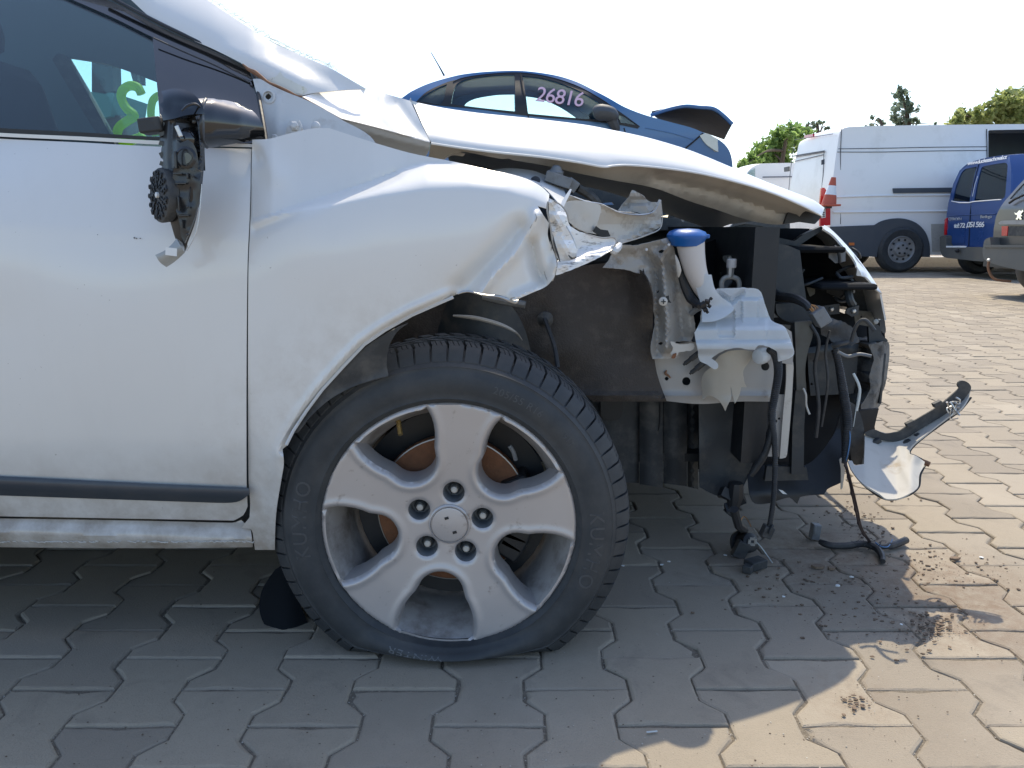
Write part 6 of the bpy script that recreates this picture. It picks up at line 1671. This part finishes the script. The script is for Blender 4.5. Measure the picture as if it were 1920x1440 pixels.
flat_text('maker_lettering', 'CITROEN', M['chrome'], bv, 7, rear_map(1778, 413, .0), 0, .05, .78)
flat_text('model_lettering', 'Berlingo', M['chrome'], bv, 8, rear_map(1837, 409, .02), .2, .05, .85)
xline(bv, 'wiper_marks', [(1834, 330), (1829, 345), (1824, 368)], xb, .004, M['white_vinyl'])

# --- grey estate car cut by the frame
XG = 5.3
ge = thing('grey_estate', 'dark grey estate car with tow bar at the right edge, nearest of the parked vehicles', 'car', (7.2, 6.9, 0))
def xg(z): return XG + .03 * np.abs(z - .7) + .5 * np.clip(z - .95, 0, 2)
GO = [(1862, 468, 1), (1864, 430), (1868, 405), (1880, 382), (1898, 361), (1914, 343), (1934, 326), (2000, 316), (2058, 330), (2085, 400), (2088, 468, 1)]
GW = [(1893, 373, 1), (1908, 356), (1922, 342), (1940, 331), (2000, 325), (2050, 340), (2064, 380, 1)]
xpanel('tailgate', GO, xg, M['suv_grey'], ge, 6, .03, [GW])
xpanel('rear_screen', GW, lambda z: xg(z) + .008, M['auto_glass'], ge, 8, .004)
gu, gv = np.array([p[0] for p in GO], float), np.array([p[1] for p in GO], float)
gx = np.full(len(gu), XG)
for _ in range(4): gx = xg(at_x(gu, gv, gx)[:, 2])
E = [Vector(p) for p in at_x(gu, gv, gx)]
loft('body', [E, [e + Vector((.5, 0, .05 if e.z > 1 else 0)) for e in E], [e + Vector((2.2, 0, .06 if e.z > 1 else 0)) for e in E], [e + Vector((3.8, 0, -.4 if e.z > .9 else 0)) for e in E]], M['suv_grey'], ge, .01, np.array((7, 6.9, 5.0)))
xpanel('bumper', [(1842, 470, 1), (1846, 450), (1856, 445, 1), (1858, 462, 1), (1900, 462), (2090, 464, 1), (2096, 520, 1), (1960, 515), (1890, 502), (1860, 494), (1845, 486)], lambda z: XG - .10 + 0 * z, M['bumper_grey'], ge, 7, .14)
xpanel('bumper_ledge', poly([(1844, 459), (2080, 461), (2080, 465), (1844, 464)]), lambda z: XG - .115 + 0 * z, M['bumper_grey'], ge, 8, .02)
xpanel('chrome_bar', [(1872, 418, 1), (1878, 414), (1920, 413), (2000, 415, 1), (2000, 422, 1), (1920, 421), (1874, 421, 1)], lambda z: XG - .03 + 0 * z, M['steel_rim'], ge, 5, .02)
xpanel('lamp_reflector', poly([(1878, 424), (1890, 424), (1888, 442), (1878, 442)]), lambda z: XG - .012 + 0 * z, M['red_lens'], ge, 4, .01)
xpanel('plate_recess', poly([(1891, 424), (1990, 424), (1990, 444), (1890, 442)]), lambda z: XG - .008 + 0 * z, M['black_soft'], ge, 8, .006)
pts = spline([(1893, 381, 1), (1903, 374, 1), (1920, 366, 1)], 4, False)
xline(ge, 'wiper', [(p[0], p[1]) for p in pts], lambda z: xg(z) - .03, .012, M['gap'])
lion = [(1908, 398), (1911, 394), (1915, 396), (1917, 393), (1919, 396), (1916, 399), (1914, 402), (1917, 405), (1913, 406), (1916, 411), (1912, 412), (1910, 408), (1908, 412), (1904, 411), (1907, 407), (1907, 403), (1903, 402), (1902, 398), (1905, 400)]
xpanel('lion_emblem', poly(lion), lambda z: xg(z) - .012, M['chrome'], ge, 3, .008)
p0 = Vector(at_x(np.array([1872.]), np.array([487.]), XG - .12)[0])
MB().tube(smooth_path([p0 + Vector((.1, -.1, -.22)), p0 + Vector((-.05, -.05, -.20)), p0 + Vector((-.10, -.01, -.10)), p0 + Vector((-.10, 0, -.02))], 4), .013, 8).build('tow_bar', M['rust_edge'], ge)
MB().lathe([(.012, 0), (.022, .01), (.022, .024), (.01, .034)], p0 + Vector((-.10, 0, -.02)), (0, 0, 1), 12).build('tow_ball', M['steel'], ge)
wheel_at(ge, (6.0, 7.35, .32), .32, .2, M['black']); wheel_at(ge, (6.0, 5.9, .32), .32, .2, M['steel_rim'])
MB().box((7.2, 6.75, .35), (3.8, 1.5, .08)).build('underbody', M['black'], ge)

# kerb stones behind the van
for k, (x, y) in enumerate(((5.2, 13.9), (6.6, 13.92), (8.0, 13.9), (9.4, 13.93), (10.8, 13.9))):
    o = MB().box((x, y, .07), (1.36, .22, .20)).build('kerb_stone', M['primer_light'], None, bevel=.01)
    tag(o, ('pale kerb stone behind the white van, first from the left', 'pale kerb stone lying behind the rear wheel of the white van', 'pale kerb stone in the gap between white van and blue van', 'pale kerb stone hidden behind the blue van', 'pale kerb stone farthest right behind the vans')[k], 'kerb', 'kerb stones behind the white van')

# machine seen through the car's far window
mc_ = thing('forklift', 'dark machine with mast seen through the windows of the wrecked car', 'machine', (-2.4, 4.6, 0))
M['teal'] = material('teal_machine_paint', (.03, .16, .16), .5, 0, .2, .1, 3)
panel('mast', poly([(172, 110), (185, 95), (210, 95), (212, 170), (198, 176), (172, 172)]), 4.4, M['black'], mc_, 8, .12, holes=[poly([(186, 148), (195, 149), (195, 162), (190, 164), (186, 160)])])
panel('overhead_guard', poly([(190, 85), (255, 100), (258, 150), (250, 155), (240, 120), (212, 115)]), 4.5, M['dark_metal'], mc_, 8, .12)
panel('cab', poly([(160, 172), (214, 174), (208, 218), (180, 224), (172, 220)]), 4.4, M['teal'], mc_, 8, .5)
panel('chassis', poly([(172, 218), (226, 216), (236, 290), (200, 420), (160, 420)]), 4.45, M['black_soft'], mc_, 10, .6)
MB().tube([at(262, 92, 4.5), at(266, 110, 4.5), at(268, 160, 4.5)], .02, 6).build('hose', M['cable'], mc_)

# ------------------------------------------------------------------ trees
def leaf_mat(name, c1, c2):
    m = bpy.data.materials.new(name); m.use_nodes = True
    nt = m.node_tree; b = nt.nodes['Principled BSDF']
    a = nt.nodes.new('ShaderNodeAttribute'); a.attribute_name = 'tone'
    cc = mixc(nt, a.outputs['Fac'], c1, c2)
    nt.links.new(cc, b.inputs['Base Color']); b.inputs['Roughness'].default_value = .55
    t = nt.nodes.new('ShaderNodeBsdfTranslucent'); nt.links.new(cc, t.inputs[0])
    mx = nt.nodes.new('ShaderNodeMixShader'); mx.inputs[0].default_value = .6
    nt.links.new(b.outputs[0], mx.inputs[1]); nt.links.new(t.outputs[0], mx.inputs[2]); nt.links.new(mx.outputs[0], nt.nodes['Material Output'].inputs[0])
    return m
M['leaf_fresh'] = leaf_mat('fresh_green_leaves', (.16, .26, .07), (.36, .50, .16))
M['leaf_yellow'] = leaf_mat('yellow_green_leaves', (.22, .27, .08), (.44, .48, .20))
M['leaf_dark'] = leaf_mat('dark_green_leaves', (.14, .19, .13), (.28, .34, .24))
M['bark'] = material('bark', (.10, .075, .055), .9, 0, 0, .3, 20, bump=.6, bscale=30)
def tree(name, label, clumps, y, leaf, mat, n_per, trunk_u, spread=1.0):
    base = at(trunk_u, 423, y); base.z = 0
    t = thing(name, label, 'tree', (base.x, y, 0), 'trees beyond the vans')
    k = pxm(960, 423, y)
    cs = [(at(u, v, y + RNG.uniform(-.8, .8) * spread), r * k) for u, v, r in clumps]
    tm = MB()
    top = max(c.z for c, r in cs)
    low = min(c.z for c, r in cs)
    tp = smooth_path([base, Vector((base.x + .05, y, low * .6)), Vector((cs[0][0].x * .5 + base.x * .5, y, (low + top) / 2)), max(cs, key=lambda a: a[0].z)[0]], 4)
    tm.tube(tp, list(np.linspace(.12, .012, len(tp))), 8)
    for c, r in cs:
        s = tp[min(len(tp) - 1, int(len(tp) * .45 + random.random() * 3))]
        tm.tube(smooth_path([s, (s + c) / 2 + Vector((0, 0, .15)), c], 3), list(np.linspace(.035, .006, 7)), 5)
    tm.build('trunk', M['bark'], t)
    V, F, T_ = [], [], []
    for c, r in cs:
        n = int(n_per * (r / (25 * k)) ** 1.6) + 12
        # a few twigs per clump so that the leaves gather in uneven sprays
        tw = [Vector(RNG.normal(0, 1, 3)).normalized() * (RNG.random() ** .4) for _ in range(max(4, n // 14))]
        for j in range(n):
            d = tw[j % len(tw)]
            p = c + d * r * .95 + Vector(RNG.normal(0, .17, 3)) * r
            a = Vector(RNG.normal(0, 1, 3)).normalized(); b = a.cross(Vector(RNG.normal(0, 1, 3))).normalized()
            s = leaf * RNG.uniform(.6, 1.3); o = len(V)
            V += [p - a * s, p + b * s * .5, p + a * s, p - b * s * .5]
            F += [(o, o + 1, o + 2), (o, o + 2, o + 3)]
            T_ += [float(RNG.random())] * 4
    cr = obj('crown', V, F, mat, t, False)
    at2 = cr.data.attributes.new('tone', 'FLOAT', 'POINT'); at2.data.foreach_set('value', T_)
    return t
tree('leafy_tree', 'bright green leafy tree rising left of the white van', [(1470, 262, 26), (1450, 280, 26), (1430, 295, 24), (1408, 305, 18), (1480, 245, 16), (1500, 260, 24), (1395, 312, 12), (1460, 300, 24), (1425, 310, 20)], 19.0, .085, M['leaf_fresh'], 420, 1455)
tree('sparse_tree', 'thin dark young tree showing over the roof just left of the white van', [(1530, 232, 9), (1515, 240, 9), (1543, 228, 6), (1502, 246, 8), (1550, 240, 6)], 22.0, .07, M['leaf_dark'], 160, 1525)
tree('poplar_tree', 'narrow dark poplar standing above the middle of the white van roof', [(1684, 170, 11), (1692, 185, 15), (1684, 198, 13), (1702, 200, 15), (1688, 214, 16), (1708, 216, 15), (1718, 226, 10), (1680, 228, 13), (1700, 232, 17)], 24.0, .075, M['leaf_dark'], 210, 1696, .6)
tree('low_shrub_tree', 'small faint tuft of leaves peeping over the van roof beside the poplar', [(1640, 228, 10), (1655, 232, 7), (1630, 234, 7), (1750, 233, 6)], 24.0, .06, M['leaf_dark'], 120, 1642)
tree('yellow_tree', 'wide yellow-green tree crown above the van roof at the right edge', [(1790, 226, 16), (1815, 220, 20), (1840, 214, 22), (1865, 208, 24), (1890, 198, 26), (1915, 188, 28), (1935, 200, 34), (1900, 222, 22), (1850, 228, 18), (1960, 180, 40)], 22.0, .09, M['leaf_yellow'], 420, 1870)
tree('tall_tree', 'dark twig tip of a taller tree at the right edge of the sky', [(1909, 170, 7), (1912, 180, 7), (1930, 175, 12), (1945, 165, 16)], 26.0, .085, M['leaf_dark'], 170, 1935)
